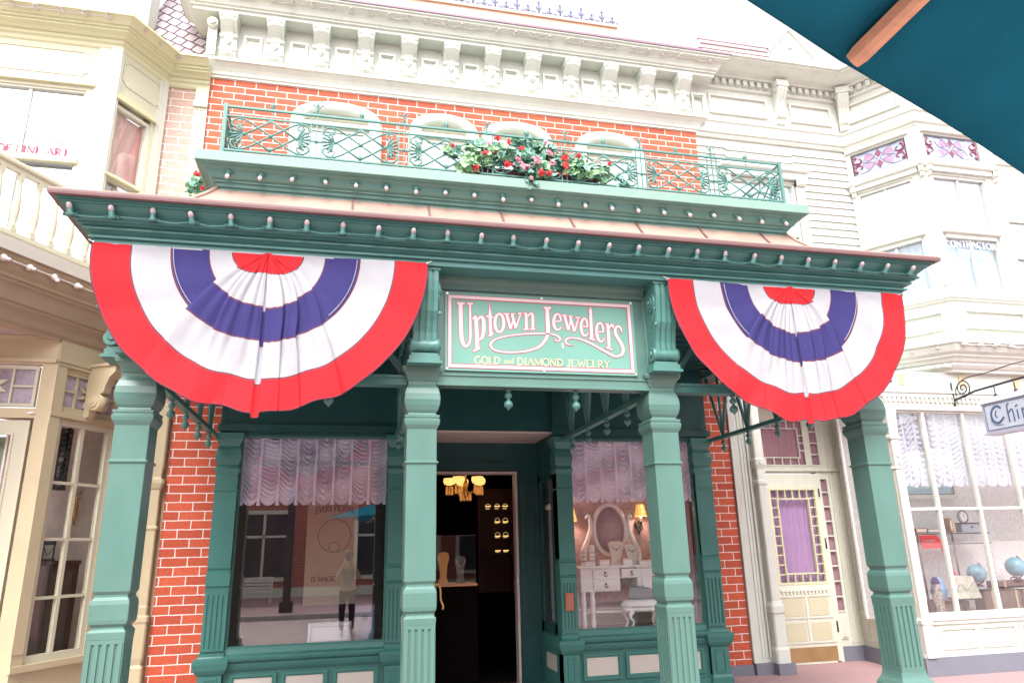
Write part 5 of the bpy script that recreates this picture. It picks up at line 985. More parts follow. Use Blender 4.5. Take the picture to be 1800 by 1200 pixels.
# polygon bands up the facade
BPth = [(X1+.004, 9.2), (8.05, 9.2), (8.68, 8.3), (10.10, 8.3), (10.72, 9.2), (15, 9.2)]
b = MB(); b.sweep(BPth, [(-.2, 8.02), (.0, 8.02), (.02, 8.05), (.02, 8.08), (.05, 8.09), (.07, 8.13), (.04, 8.15), (.03, 8.28), (.06, 8.30), (.06, 8.33), (.01, 8.35), (.01, 8.92), (.05, 8.94), (.06, 8.985), (-.2, 8.985)]); b.build('frieze', WHITE, RB)
b = MB(); b.sweep(BPth, [(-.2, 8.987), (.055, 8.987), (.055, 9.10), (.14, 9.105), (.15, 9.14), (.18, 9.15), (.25, 9.16), (.33, 9.185), (.40, 9.22), (.46, 9.225), (.46, 9.25), (.50, 9.255), (.50, 9.29), (-.2, 9.36)]); b.build('cornice', WHITE, RB)
def dentils(M, u0, u1, z0, z1, d0, d1, w, gap, name='dentil_course', parent=RB, skip=()):
    n = int((u1-u0)/(w+gap)); g = (u1-u0)/n; b = MB(M); b.box(u0, u1, d0-.012, d0+.004, z0, z1)
    for k in range(n):
        u = u0+g*(k+.5)
        if any(a < u < c for a, c in skip): continue
        b.box(u-w/2, u+w/2, d0+.003, d1, z0, z1)
    return b.build(name, WHITE, parent)
dentils(Mr, .1, RL-.05, 9.0, 9.09, .055, .125, .07, .055, skip=((1.42, 1.72),)); dentils(Mrs, .1, SL-.05, 9.0, 9.09, .055, .125, .07, .055)
for M, pans in ((Mr, ((.28, 1.36), (1.78, 2.58))), (Mrs, ((.16, .96),)), (Mrf, ((.15, 1.27),))):
    for u0, u1 in pans:
        b = MB(M); b.frame(u0, u1, 8.46, 8.82, .01, .05, .035); b.frame(u0+.03, u1-.03, 8.49, 8.79, .01, .018, .015); b.build('frieze_panel', WHITE, RB)
def scrollb(M, u):
    b = MB(M); S = [(0, 9.10), (.20, 9.10), (.23, 9.04), (.23, 8.95), (.19, 8.86), (.13, 8.76), (.10, 8.66), (.11, 8.58), (.10, 8.50), (.06, 8.46), (.06, 8.38), (0, 8.36)]
    b.prism(S, u-.085, u+.085, 'X')
    for k in (-1, 0, 1): b.prism([(d+(.012 if d > 0 else 0), z) for d, z in S], u+k*.05-.012, u+k*.05+.012, 'X')
    b.box(u-.11, u+.11, 0, .25, 9.0, 9.11)
    for s in (-1, 1): b.lathe([(.07, s*.08), (.07, s*.10)], (u, .13, 8.98), 12, 'X'); b.lathe([(.03, s*.10), (.02, s*.115)], (u, .13, 8.98), 8, 'X'); b.lathe([(.04, s*.08), (.04, s*.095)], (u, .07, 8.50), 10, 'X')
    b.build('scroll_bracket', WHITE, RB)
scrollb(Mr, 1.57); scrollb(Fr(8.10, 9.14, -27), .0)
random.seed(21)
b = MB()
for k in range(11):
    x = 5.45+.245*k; b.tube([(x, 8.78, 9.31), (x, 8.78, 9.37)], .006, 4); b.tube([(x-.06, 8.78, 9.32), (x-.02, 8.78, 9.335)], .007, 4)
b.build('eave_clips', paint('clip_grey', (.25, .25, .27), .5), RB)
b = MB(); b.prism([(5.5, 9.62), (7.25, 9.62), (7.1, 10.22), (5.75, 10.22)], 9.55, 9.6); b.build('rear_roof', SLATE, RB)
b = MB(); b.tube([(5.74, 9.57, 10.24), (7.14, 9.57, 10.24)], .016, 5)
for z in (9.8, 9.92, 10.04, 10.14): b.box(5.56+(z-9.62)*.4, 7.23-(z-9.62)*.25, 9.538, 9.55, z, z+.012)
b.build('roof_ridge', MAROON, RB)
b = MB(); b.prism([(7.15, 9.6), (8.0, 9.6), (8.0, 10.3), (7.62, 10.72), (7.24, 10.3)], 9.6, 9.7); b.tube([(7.16, 9.58, 10.22), (7.62, 9.58, 10.76), (8.1, 9.58, 10.2)], .035, 4); b.lathe([(.05, -.02), (.05, .02)], (7.62, 9.58, 10.38), 12, 'Y'); b.build('dormer', WHITE, RB)
b = MB(); b.box(X1+.01, 15, 9.5, 14, 9.0, 9.3); b.box(14.8, 15, 9.2, 14, 0, 9.3); b.box(10.9, 15, 9.2, 9.4, 5.2, 9.0); b.build('rear_wall', WHITE, RB)
w = sashwin(Fr(11.0, 9.19, 0), .05, 1.2, 5.3, 6.3, 7.0, (.6,), SKYGL, None, 'tall_window', WHITE, RB, .06)
# spandrel below the bay and the lower cornice with bulbs
b = MB(); b.sweep(BPth[1:5], [(-.2, 4.40), (.0, 4.40), (.0, 5.05), (.03, 5.06), (.03, 5.085), (.06, 5.10), (.06, 5.13), (.02, 5.15), (-.2, 5.15)]); b.build('spandrel', WHITE, RB)
for M, u0, u1 in ((Mrs, .12, .98), (Mrf, .15, 1.27)):
    b = MB(M); b.frame(u0, u1, 4.62, 4.92, 0, .045, .035); b.build('spandrel_panel', WHITE, RB)
LC = [(7.30, 9.2), (8.30, 8.05), (13, 8.05)]
b = MB(); b.sweep(LC, [(-.5, 4.42), (.06, 4.36), (.10, 4.345), (.10, 4.30), (.07, 4.295), (.06, 4.25), (.03, 4.19), (-.02, 4.16), (-.02, 4.13), (-.05, 4.12), (-.07, 4.07), (-.10, 4.05), (-.10, 4.02), (-.13, 3.98), (-.16, 3.96), (-.16, 3.93), (-.9, 3.93), (-.9, 4.42)]); b.build('lower_cornice', WHITE, RB)
bulb_row(RB, [(7.55+.205*k, 8.90-.236*k, 4.27) for k in range(4)] , SOCKETW, wire=SOCKETW, sag=.02, tilt=20, ang=-49)
bulb_row(RB, [(8.40+.27*k, 7.97, 4.27) for k in range(12)], SOCKETW, wire=SOCKETW, sag=.02, tilt=20)
b = MB(Fr(8.19, 8.16, 0)); 
dentils(Fr(8.2, 8.20, 0), 0, 4.5, 3.99, 4.03, 0, .02, .03, .02); dentils(Fr(7.40, 9.12, -49), 0, 1.2, 3.99, 4.03, 0, .02, .03, .02)
# shop front below: frieze, dentils, window
YW = 8.3; Mg = Fr(7.17, YW, 0)
b = MB(Mg); b.box(-.02, 6, -.3, 0, 3.42, 3.93); b.box(-.02, 6, 0, .05, 3.62, 3.66); b.box(-.02, 6, 0, .03, 3.56, 3.62); b.box(0.13, 6, 0, .03, 3.37, 3.44, .01); b.box(.13, 6, -.1, 0, .22, .64)
b.box(.13, 6, -.1, .05, .64, .685, .01); b.box(.13, 6, -.1, .03, .60, .64); b.box(.13, 6, -.08, .02, .685, .72); b.box(-.02, 6, -.1, .03, .22, .26)
b.build('shop_frieze_and_sill', WHITE, RB)
dentils(Mg, .0, 4.5, 3.49, 3.555, 0, .035, .042, .033)
for k in range(7): b = MB(Mg); b.frame(.28+.62*k, .28+.62*k+.55, .30, .56, 0, .022, .03); b.box(.34+.62*k, .28+.62*k+.49, 0, .012, .35, .51); b.build('stall_panel', IVORY, RB)
b = MB(Mg); b.box(-.04, 6, -.1, .05, 0, .22); b.build('base_course', GREYB, RB)
b = MB(); b.sqlathe([(.075, .22), (.075, .60), (.085, .62), (.085, .66), (.06, .68), (.06, 2.55), (.075, 2.57), (.06, 2.60), (.06, 2.95), (.08, 2.97), (.08, 3.0), (.065, 3.02), (.075, 3.25), (.085, 3.35), (.085, 3.42)], 7.235, 8.30, .2)
for z in (2.64, 2.74): b.lathe([(.028, -.085), (.028, .0)], (7.235, 8.3, z), 10, 'Y')
b.build('corner_column', WHITE, RB)
b = MB(Mg); b.frame(.13, 4.5, .70, 3.38, -.07, -.01, .035)
for u in (.635, 1.30, 2.02, 2.72, 3.4): b.box(u-.022, u+.022, -.06, -.005, .73, 3.35)
b.box(.16, 4.4, -.055, -.008, 2.02, 2.055); sw = b.build('display_window', WHITE, RB)
b = MB(Mg); b.box(.16, 4.46, -.042, -.037, .73, 3.35); b.build('pane', GLASSL, sw)
for u, z in ((.33, 3.83), (1.35, 3.83), (2.3, 3.83)): b = MB(Mg); b.box(u, u+.10, 0, .014, 3.73, 3.90); b.frame(u+.015, u+.085, 3.745, 3.885, .014, .02, .012); b.build('rosette', paint('ochre_applique', (.60, .50, .30), .5), RB)
GW = paint('grey_speckled_wall', (.70, .69, .68), .7, .25, 45)
b = MB(Mg); b.box(.0, 4.6, -1.00, -.96, .6, 3.5); b.box(.02, .06, -1.0, -.1, .6, 3.4); b.mi = 1; b.box(.05, 4.5, -1.0, -.1, .62, .66); b.box(.05, 4.5, -1.0, -.1, 3.4, 3.45); b.build('display_backing', [GW, paint('display_floor', (.30, .20, .14), .5)], RB)
# doorway recess
b = MB(); b.box(5.80, 7.5, 9.70, 9.8, 2.66, 2.76); b.box(5.80, 7.5, 9.7, 9.8, 3.46, 3.95); b.box(5.80, 5.96, 9.7, 9.8, 0, 2.66); b.box(5.8, 6.02, 9.7, 9.8, 2.76, 3.46); b.box(6.86, 6.93, 9.69, 9.8, 2.76, 3.46); b.box(7.1, 7.5, 9.7, 9.8, 2.76, 3.46)
b.box(6.97, 7.02, 9.68, 9.8, 0, 2.66); b.box(7.17, 7.5, 9.7, 9.8, 0, 2.66); b.box(7.02, 7.17, 9.7, 9.8, 0, .66); b.box(7.02, 7.17, 9.7, 9.8, 2.58, 2.66); b.box(7.02, 7.15, 9.685, 9.7, .30, .60); b.prism([(7.05, .33), (7.12, .33), (7.085, .52)], 9.67, 9.685)
b.box(5.78, 7.5, 9.66, 9.7, 2.68, 2.72, .01); b.box(7.20, 7.23, 9.68, 9.7, .25, 3.4); b.box(7.30, 7.33, 9.68, 9.7, .25, 3.4)
b.box(5.80, 7.5, 8.6, 9.8, 3.90, 3.95); b.box(5.78, 5.82, 9.25, 9.7, 0, 3.9)
b.build('door_wall', IVORY, RB)
b = MB(); b.box(X1+.01, 5.50, 9.16, 9.4, .14, 3.95); b.box(5.50, 5.80, 9.18, 9.4, .14, 3.95)
for x in (5.42, 5.47, 5.53): b.box(x, x+.025, 9.15, 9.16, .2, 3.9)
b.build('door_casing', WHITE, RB)
b = MB(); b.sqlathe([(.10, .14), (.10, .30), (.085, .34), (.085, .74), (.10, .76), (.10, .84), (.075, .88), (.065, .9), (.065, 2.42), (.08, 2.44), (.08, 2.48), (.065, 2.50), (.062, 2.64), (.085, 2.70), (.09, 2.78), (.07, 2.80), (.07, 3.95)], 5.66, 9.12, .2)
for z in (.80, 2.74): b.lathe([(.03, -.10), (.03, 0)], (5.66, 9.12, z), 10, 'Y')
b.build('engaged_column', WHITE, RB)
b = MB(); b.box(X1+.01, 5.55, 9.12, 9.4, 0, .14); b.build('base_block', GREYB, RB); b = MB(); b.box(5.55, 5.80, 9.0, 9.4, 0, .14, .01); b.build('base_block', GREYB, RB)
b = MB(); b.box(7.02, 7.5, 9.68, 9.8, 0, .20); b.build('base_block', GREYB, RB)
# return wall with narrow window, towards the street
rang = math.degrees(math.atan2(8.3-9.72, 7.17-7.40)); Mq = Fr(7.40, 9.72, rang); RQ = math.hypot(.23, 1.42)
b = MB(Mq); b.box(0, RQ, -.06, 0, .2, .68); b.box(0, .25, -.06, 0, .68, 3.93); b.box(RQ-.3, RQ, -.06, 0, .68, 3.93); b.box(.25, RQ-.3, -.06, 0, 2.7, 3.93); b.box(.1, RQ, 0, .03, .62, .68); b.frame(.2, RQ-.2, .28, .56, 0, .02, .03)
for k, u in enumerate((.06, .12, .18)): b.box(u, u+.02, 0, .012, .7, 3.9)
b.build('return_wall', IVORY, RB); b = MB(Mq); b.box(0, RQ, -.06, .03, 0, .2); b.build('base_course', GREYB, RB)
b = MB(Mq); b.frame(.25, RQ-.3, .68, 2.70, -.05, -.01, .03); b.box(.28, RQ-.33, -.045, -.015, 2.05, 2.08); q = b.build('side_window', WHITE, RB); b = MB(Mq); b.box(.28, RQ-.33, -.032, -.028, .71, 2.67); b.build('pane', GLASSL, q)
# the door
b = MB(Fr(5.97, 9.70, 0)); b.box(0, .17, -.03, .03, .02, 2.64); b.box(.93, 1.0, -.03, .03, .02, 2.64); b.box(.17, .93, -.03, .03, 2.40, 2.64); b.box(.17, .93, -.03, .03, .0, 1.08)
b.box(.15, .95, .03, .05, .97, 1.0); 
for k in range(13): b.box(.175+.06*k, .205+.06*k, .03, .048, .93, .968)
b.box(.52, .56, .03, .045, .27, .92)
for z in (.27, .60, .89): b.box(.13, .95, .03, .042, z, z+.03)
D = b.build('door', IVORY, RB)
b = MB(Fr(5.97, 9.70, 0))
for u in (.18, .585):
    for z in (.305, .635): b.box(u, u+.315, .031, .036, z, z+.24)
b.build('door_panel', paint('butter_panel', (.52, .48, .34), .5, .03), D)
b = MB(Fr(5.97, 9.70, 0)); b.box(.03, .95, .03, .036, .03, .22); b.build('kick_plate', paint('kick_brass', (.42, .27, .13), .45, .2, 5, metal=.5), D)
b = MB(Fr(5.97, 9.70, 0)); b.frame(.15, .95, 1.06, 2.43, -.01, .036, .03); b.frame(.28, .82, 1.20, 2.28, -.01, .033, .018)
for k in range(1, 6): 
    u = .18+.74*k/6; b.box(u-.007, u+.007, -.01, .03, 1.09, 1.20); b.box(u-.007, u+.007, -.01, .03, 2.28, 2.40)
for k in range(9):
    z = 1.20+1.08*k/8; b.box(.18, .28, -.01, .03, z-.007, z+.007); b.box(.82, .92, -.01, .03, z-.007, z+.007)
b.build('glazing_bars', YELLOWP, D)
b = MB(Fr(5.97, 9.70, 0)); b.box(.18, .92, -.002, .002, 1.09, 2.40); b.build('pane', GLASSD, D)
b = MB(Fr(5.97, 9.70, 0)); b.grid(lambda u, v: (.12+.86*u, -.06+.012*sin(u*55), 1.0+1.5*v), 90, 4); b.build('door_curtain', PURP, D)
b = MB(Fr(5.97, 9.70, 0)); b.tube([(1.0, .035, 1.55), (1.0, .035, 1.70)], .012, 6); b.tube([(1.0, .035, 2.3), (1.0, .035, 2.42)], .012, 6); b.tube([(1.0, .035, .4), (1.0, .035, .55)], .012, 6); b.build('hinge', BLACKI, D)
b = MB(Fr(7.02, 9.70, 0)); b.frame(0, .15, .66, 2.58, -.01, .01, .02)
for k in range(1, 9): b.box(.02, .13, -.008, .008, .66+1.92*k/9-.01, .66+1.92*k/9+.01)
s = b.build('sidelight', IVORY, RB); b = MB(Fr(7.02, 9.70, 0)); b.box(.02, .13, -.04, -.03, .66, 2.58); b.build('curtain', MAUVEC, s)
b = MB(Fr(6.02, 9.70, 0)); b.frame(0, .84, 2.76, 3.46, -.01, .01, .02); b.frame(.10, .74, 2.88, 3.34, -.01, .01, .015)
for k in range(1, 6): u = .84*k/6; b.box(u-.008, u+.008, -.008, .008, 2.76, 2.88); b.box(u-.008, u+.008, -.008, .008, 3.34, 3.46)
for k in range(1, 4): z = 2.88+.46*k/4; b.box(0, .1, -.008, .008, z-.008, z+.008); b.box(.74, .84, -.008, .008, z-.008, z+.008)
s = b.build('transom_window', IVORY, RB); b = MB(Fr(6.02, 9.70, 0)); b.grid(lambda u, v: (.84*u, -.04+.008*sin(u*70), 2.76+.7*v), 90, 3); b.build('curtain', MAUVEC, s)
b = MB(Fr(6.93, 9.70, 0)); b.frame(0, .17, 2.76, 3.46, -.01, .01, .02)
for k in range(1, 4): b.box(.02, .15, -.008, .008, 2.76+.7*k/4-.01, 2.76+.7*k/4+.01)
s = b.build('transom_window', IVORY, RB); b = MB(Fr(6.93, 9.70, 0)); b.box(.01, .16, -.04, -.03, 2.76, 3.46); b.build('curtain', MAUVEC, s)
valance('window_valance', Fr(7.33, 8.42, 0), 4.0, 2.42, 3.36, 22, LACEW, None, 'long ruched white lace valance across the white building display window', origin=(7.33, 8.42, 3.36))

# ================================================================ HANGING SIGN on its scroll bracket
HS = thing('hanging_sign', 'pale blue box sign with old lettering hung from a black scroll bracket at the right', 'sign', (8.35, 8.3, 3.4))
b = MB(); b.tube([(8.35, 8.27, 3.44), (8.35, 8.27, 3.78)], .012, 5); b.tube([(8.35, 8.28, 3.52), (8.35, 7.9, 3.58), (8.35, 6.3, 3.62)], .016, 6)
P = [(8.35, y, z) for y, z in [(7.3, 3.80), (7.7, 3.78), (7.95, 3.79), (8.10, 3.76), (8.20, 3.68), (8.22, 3.58)]]; b.tube(pl(P, 4), .008, 5)
sp = scroll(0, 0, .13, 2.2, -1.2, -1, 40, .1); b.tube([(8.35, 8.09+x, 3.66+z) for x, _, z in sp], .010, 5); b.tube([(8.35, 7.3, 3.80), (8.35, 6.3, 3.78)], .006, 5)
b.build('bracket', BLACKI, HS)
b = MB(); b.box(8.27, 8.43, 5.95, 7.78, 2.97, 3.36, .0); b.prism([(8.25, 3.36), (8.45, 3.36), (8.39, 3.44), (8.31, 3.44)], 5.93, 7.80); b.box(8.25, 8.45, 5.93, 7.80, 2.945, 2.97); bx = b.build('sign_box', paint('sign_lilac_grey', (.42, .42, .50), .4, .06), HS)
b = MB(Fr(8.27, 7.76, -90)); b.box(.02, 1.76, 0, .003, 3.0, 3.335); b.build('sign_face', paint('sign_pale_blue', (.50, .55, .63), .35, .04), HS)
b = MB(Fr(8.27, 7.76, -90)); b.frame(.02, 1.76, 3.0, 3.335, .003, .006, .007)
z0 = 3.07
sy = [([(.30, z0+.19), (.24, z0+.23), (.16, z0+.20), (.12, z0+.12), (.14, z0+.04), (.21, z0), (.28, z0+.03), (.32, z0+.07)], .034), ([(.22, z0+.17), (.19, z0+.12), (.21, z0+.07)], .02), ([(.10, z0+.06), (.16, z0-.02), (.30, z0-.03)], .008),
      ([(.40, z0-.02), (.40, z0+.20), (.44, z0+.23)], .022), ([(.40, z0+.10), (.46, z0+.15), (.48, z0+.11), (.48, z0-.02)], .020), ([(.55, z0), (.55, z0+.13)], .022), ([(.53, z0+.17), (.57, z0+.19)], .02), ([(.63, z0), (.63, z0+.14)], .022), ([(.63, z0+.10), (.69, z0+.14), (.71, z0+.10), (.71, z0)], .020), ([(.80, z0+.12), (.84, z0+.14), (.87, z0+.10), (.87, z0), (.90, z0)], .018), ([(.87, z0+.07), (.80, z0+.06), (.80, z0+.01), (.86, z0+.01)], .016)]
strokes(b, [([(.09+(p[0]-.10)*.9, z0+.01+(p[1]-z0)*.95, w*.85) for p in pl(s, 4)], 1) for s, w in sy], .0065, .02, dy=-.0002, thick=-.002)
b.build('sign_lettering', paint('sign_navy', (.06, .12, .22), .4), HS)
for y in (7.6, 7.3, 7.0, 6.6):
    b = MB(); b.tube([(8.35, y, 3.44), (8.35, y, 3.57)], .008, 5); b.lathe([(.022, 3.44), (.022, 3.47), (.01, 3.48)], (8.35, y, 0), 8); b.build('hanger', BLACKI, HS)

# ================================================================ RIGHT SHOP WINDOW: dressing table scene
YV = 9.3
VT = thing('dressing_table', 'white vanity table with an oval mirror and drawers in the right shop window', 'dressing table', (3.55, YV, .66))
b = MB(); b.box(2.93, 4.20, 9.12, 9.50, 1.385, 1.415, .01); b.box(2.97, 3.50, 9.15, 9.48, 1.10, 1.385); b.box(3.50, 3.74, 9.20, 9.48, 1.25, 1.385); b.box(3.74, 4.16, 9.15, 9.48, 1.10, 1.385); b.box(3.02, 4.12, 9.2, 9.46, .84, .86); b.build('table_body', GLOSSP, VT)
for x0, x1, z0, z1 in ((3.13, 3.47, 1.25, 1.37), (3.52, 3.80, 1.26, 1.37), (3.13, 3.47, 1.12, 1.23), (3.80, 4.10, 1.12, 1.37)):
    b = MB(); b.box(x0, x1, 9.15, 9.135, z0, z1, .004); d = b.build('drawer', GLOSSP, VT)
    b = MB(); xc, zc = (x0+x1)/2, (z0+z1)/2; b.sphere((xc, 9.125, zc+.015), .014, 8); b.tube([(xc+.02*cos(a), 9.118, zc-.005-.022*sin(a)) for a in [pi*i/8 for i in range(9)]], .005, 5); b.build('pull', BLACKI, d)
for x in (3.0, 3.12, 4.12):
    for y in ((9.17, 9.45) if x != 3.12 else (9.17,)):
        b = MB(); b.lathe([(.03, .66), (.026, .70), (.034, .74), (.022, .77), (.026, .86), (.036, .96), (.03, 1.03), (.024, 1.06), (.038, 1.10)], (x, y, 0), 12); b.build('leg', GLOSSP, VT)
b = MB(); b.tube([(3.49+.225*cos(a), 9.40, 1.87+.325*sin(a)) for a in [2*pi*i/36 for i in range(36)]], .030, 8, closed=True); m = b.build('mirror_frame', GLOSSP, VT)
b = MB(); b.lathe([(.001, 9.398), (.21, 9.398), (.21, 9.405)], (3.49, 0, 1.87), 36, 'Y'); 
for i, v in enumerate(b.v): b.v[i] = Vector((v.x, v.y, 1.87+(v.z-1.87)*1.48))
b.build('mirror', paint('mirror_painted_reflection', (.40, .32, .35), .22, .1, 8), m)  # reflection of the mauve wallpaper painted into the mirror's colour
for s in (-1, 1):
    b = MB(); b.tube([(3.49+s*x, 9.40, z) for x, z in pl([(.33, 2.02), (.29, 2.06), (.27, 1.98), (.27, 1.88), (.31, 1.76), (.38, 1.62), (.40, 1.50), (.34, 1.42)], 4)], [.016+.018*min(1, i/14) for i in range(29)], 8); b.build('mirror_support', GLOSSP, VT)
ST = thing('vanity_stool', 'white oval vanity stool with cabriole legs before the dressing table', 'stool', (3.77, 9.15, .66))
b = MB(); b.lathe([(.29, .90), (.30, .93), (.28, .96), (.24, .985), (.01, 1.0)], (3.77, 9.12, 0), 24, sy=.5); b.lathe([(.27, .85), (.28, .90)], (3.77, 9.12, 0), 24, sy=.5); b.build('seat', GLOSSP, ST)
for s in (-1, 1):
    for y in (9.02, 9.22): b = MB(); b.tube(pl([(3.77+s*.17, y, .86), (3.77+s*.21, y, .80), (3.77+s*.17, y, .73), (3.77+s*.20, y, .66)], 4), [.026, .028, .026, .024, .022, .020, .018, .016, .015, .014, .014, .016, .018], 7); b.build('leg', GLOSSP, ST)
CU = thing('jewel_cushion', 'white tufted jewellery cushion sitting on the vanity stool', 'cushion', (3.77, 9.12, 1.0))
b = MB(); b.lathe([(.13, .99), (.165, 1.03), (.16, 1.09), (.12, 1.13), (.04, 1.14)], (3.75, 9.12, 0), 18, sy=.55); b.build('pad', WHT, CU); b = MB(); b.tube([(3.70+.02*k, 9.10, 1.148+.006*(k % 2)) for k in range(6)], .008, 5); b.build('bracelet', paint('silver', (.6, .6, .6), .2, metal=1.0), CU)
def bust(x, y, z, h, w, lab):
    t = thing('necklace_bust', lab, 'display bust', (x, y, z)); b = MB(); P = [(-w*.45, 0), (-w*.38, h*.35), (-w*.5, h*.68), (-w*.62, h*.92), (-w*.35, h), (w*.35, h), (w*.62, h*.92), (w*.5, h*.68), (w*.38, h*.35), (w*.45, 0)]
    b.prism([(x+p[0], z+p[1]) for p in P], y, y+.03); b.box(x-w*.6, x+w*.6, y-.03, y+.07, z, z+.02, .005); b.build('stand', paint('cream_velvet', (.66, .60, .52), .9, .05), t)
    b = MB(); b.tube([(x+w*.35*cos(a), y-.006, z+h*.82-h*.16*sin(a)) for a in [pi*i/10 for i in range(11)]], .003, 5); b.sphere((x, y-.008, z+h*.64), .010, 8); b.build('necklace', BLACKI, t)
bust(3.50, 9.22, 1.415, .30, .17, 'cream necklace bust in front of the oval mirror, with a dark pendant')
bust(3.72, 9.22, 1.415, .26, .17, 'cream necklace bust right of the mirror centre, beside the taller bust')
bust(4.06, 9.25, 1.415, .32, .15, 'cream necklace bust at the right end of the dressing table')
for x, h, lab in ((3.06, .20, 'banded cream pillar candle stand, leftmost on the dressing table'), (3.17, .26, 'taller banded cream pillar stand on the left of the dressing table')):
    t = thing('bangle_stand', lab, 'display stand', (x, 9.24, 1.415)); b = MB(); b.lathe([(.05, 1.415), (.05, 1.44), (.035, 1.45), (.035, 1.415+h-.02), (.04, 1.415+h)], (x, 9.24, 0), 14); b.build('column', GLOSSP, t)
    for k in range(3): b = MB(); b.lathe([(.039, 1.47+.05*k), (.041, 1.475+.05*k), (.039, 1.485+.05*k)], (x, 9.24, 0), 14); b.build('bangle', paint('silver2', (.45, .45, .5), .25, metal=.9), t)
for k, (x, w, h, lab) in enumerate(((3.10, .14, .05, 'low white gift box under the bangle stands'), (3.30, .13, .07, 'small cream gift box left of the tall bust'), (3.62, .12, .08, 'small cream gift box between the busts'), (3.86, .16, .05, 'flat white gift box near the right bust'))):
    t = thing('gift_box', lab, 'box', (x, 9.19, 1.415)); b = MB(); b.box(x-w/2, x+w/2, 9.14, 9.20, 1.416, 1.416+h, .004); b.build('box', GLOSSP, t); b = MB(); b.box(x-w/2-.004, x+w/2+.004, 9.135, 9.205, 1.412+h*.75, 1.42+h, .003); b.build('lid', paint('cream_lid', (.68, .62, .55), .6), t)
AMB = paint('lit_lampshade', (.80, .48, .16), .8, .1, 30, emit=(1.0, .50, .13), es=.42)
for x, z, lab in ((2.965, 2.05, 'lit sconce with pleated amber shade at the left edge of the vanity window'), (3.98, 2.10, 'lit sconce with pleated amber shade right of the oval mirror')):
    t = thing('wall_sconce', lab, 'wall lamp', (x, 9.58, z)); b = MB(); n = 24; 
    R = [[b.pt((x+(r*(1+.05*(k % 2)))*cos(2*pi*k/n), 9.46+r*(1+.05*(k % 2))*sin(2*pi*k/n), zz)) for k in range(n)] for r, zz in ((.085, z-.06), (.05, z+.10))]
    for k in range(n): b.face((R[0][k], R[0][(k+1) % n], R[1][(k+1) % n], R[1][k]))
    b.build('lampshade', AMB, t); lp = bpy.data.lights.new('sconce_bulb', 'POINT'); lp.energy = 5; lp.color = (1, .80, .62); lp.shadow_soft_size = .04; lo = bpy.data.objects.new('sconce_bulb', lp); COL.objects.link(lo); lo.parent = t; lo.location = (0, -.17, .03)
    b = MB(); b.lathe([(.012, z-.12), (.014, z-.05)], (x, 9.46, 0), 8); b.build('candle', GLOSSP, t)
    b = MB(); b.lathe([(.005, z-.16), (.028, z-.14), (.02, z-.12)], (x, 9.46, 0), 10); b.tube(pl([(x, 9.46, z-.15), (x+.01, 9.46, z-.22), (x-.02, 9.52, z-.26), (x, 9.58, z-.20)], 4), .009, 6); b.tube(pl([(x, 9.56, z-.10), (x+.035, 9.56, z-.16), (x+.01, 9.56, z-.24), (x, 9.56, z-.30)], 4), .008, 6); b.tube(pl([(x, 9.56, z-.10), (x-.035, 9.56, z-.16), (x-.01, 9.56, z-.24), (x, 9.56, z-.30)], 4), .008, 6); b.lathe([(.05, -.01), (.05, .01)], (x, 9.585, z-.16), 12, 'Y', sy=1.4); b.build('arm', BLACKI, t)
WT = thing('wall_lettering', 'pale capital letters on the mauve wall beside the oval mirror', 'lettering', (3.9, 9.6, 2.07)); b = MB(); text(b, 'PANDORA', 3.55, 4.25, 2.05, .075, 9.598, .12); b.build('letters', paint('letter_gold_grey', (.85, .80, .62), .4), WT)
# left shop window
PO = thing('window_poster', 'cream poster with dark lettering standing in the left shop window', 'poster', (-.14, 9.5, .66))
b = MB(); b.box(-.46, .16, 9.50, 9.515, 1.05, 2.42); b.build('board', paint('poster_cream', (.34, .30, .22), .7, .1), PO); b = MB()
text(b, 'EVERY PICTURE', -.36, .12, 2.16, .075, 9.498, .22, warp=lambda x, z: (x, z-.6*(x+.12)**2)); text(b, 'IS MAGIC', -.38, -.08, 1.32, .055, 9.498, .2)
strokes(b, [([(-.12+.20*cos(2*pi*i/30), 1.86+.20*sin(2*pi*i/30)) for i in range(31)], 1), ([(-.12+.07*cos(2*pi*i/6), 1.72+.07*sin(2*pi*i/6)) for i in range(7)], 1)], 9.497, .008)
b.build('lettering', paint('poster_ink', (.05, .05, .05), .6), PO)
for (x, z0, z1) in ((-.98, .69, 2.4), (-.66, .69, 2.4)): pass
WB = thing('white_hamper', 'white quilted rounded hamper on the floor of the left shop window', 'hamper', (-.13, 9.0, .66))
b = MB(); b.box(-.36, .12, 9.06, 8.88, .67, .89, .03); b.build('body', paint('hamper_white', (.62, .62, .68), .5, .05), WB); b = MB(); b.frame(-.33, .09, .70, .86, 8.865, 8.88, .012); 
for k in range(3): b.tube([(.02-.015*k, 8.868, .72+.01*k), (.05-.015*k, 8.868, .80), (.0, 8.868, .84)], .004, 4)
b.build('piping', paint('hamper_trim', (.45, .45, .52), .5), WB)
SF2 = thing('grey_safe_box', 'grey metal display box with a round dial beside the white hamper', 'box', (.26, 9.0, .66))
b = MB(); b.box(.16, .38, 9.08, 8.92, .67, 1.06, .01); b.build('body', paint('safe_grey', (.12, .15, .24), .5), SF2); b = MB(); b.lathe([(.035, -.012), (.035, .0)], (.27, 8.92, .93), 14, 'Y'); b.lathe([(.015, -.02), (.015, -.01)], (.27, 8.92, .93), 10, 'Y'); b.build('dial', BLACKI, SF2)
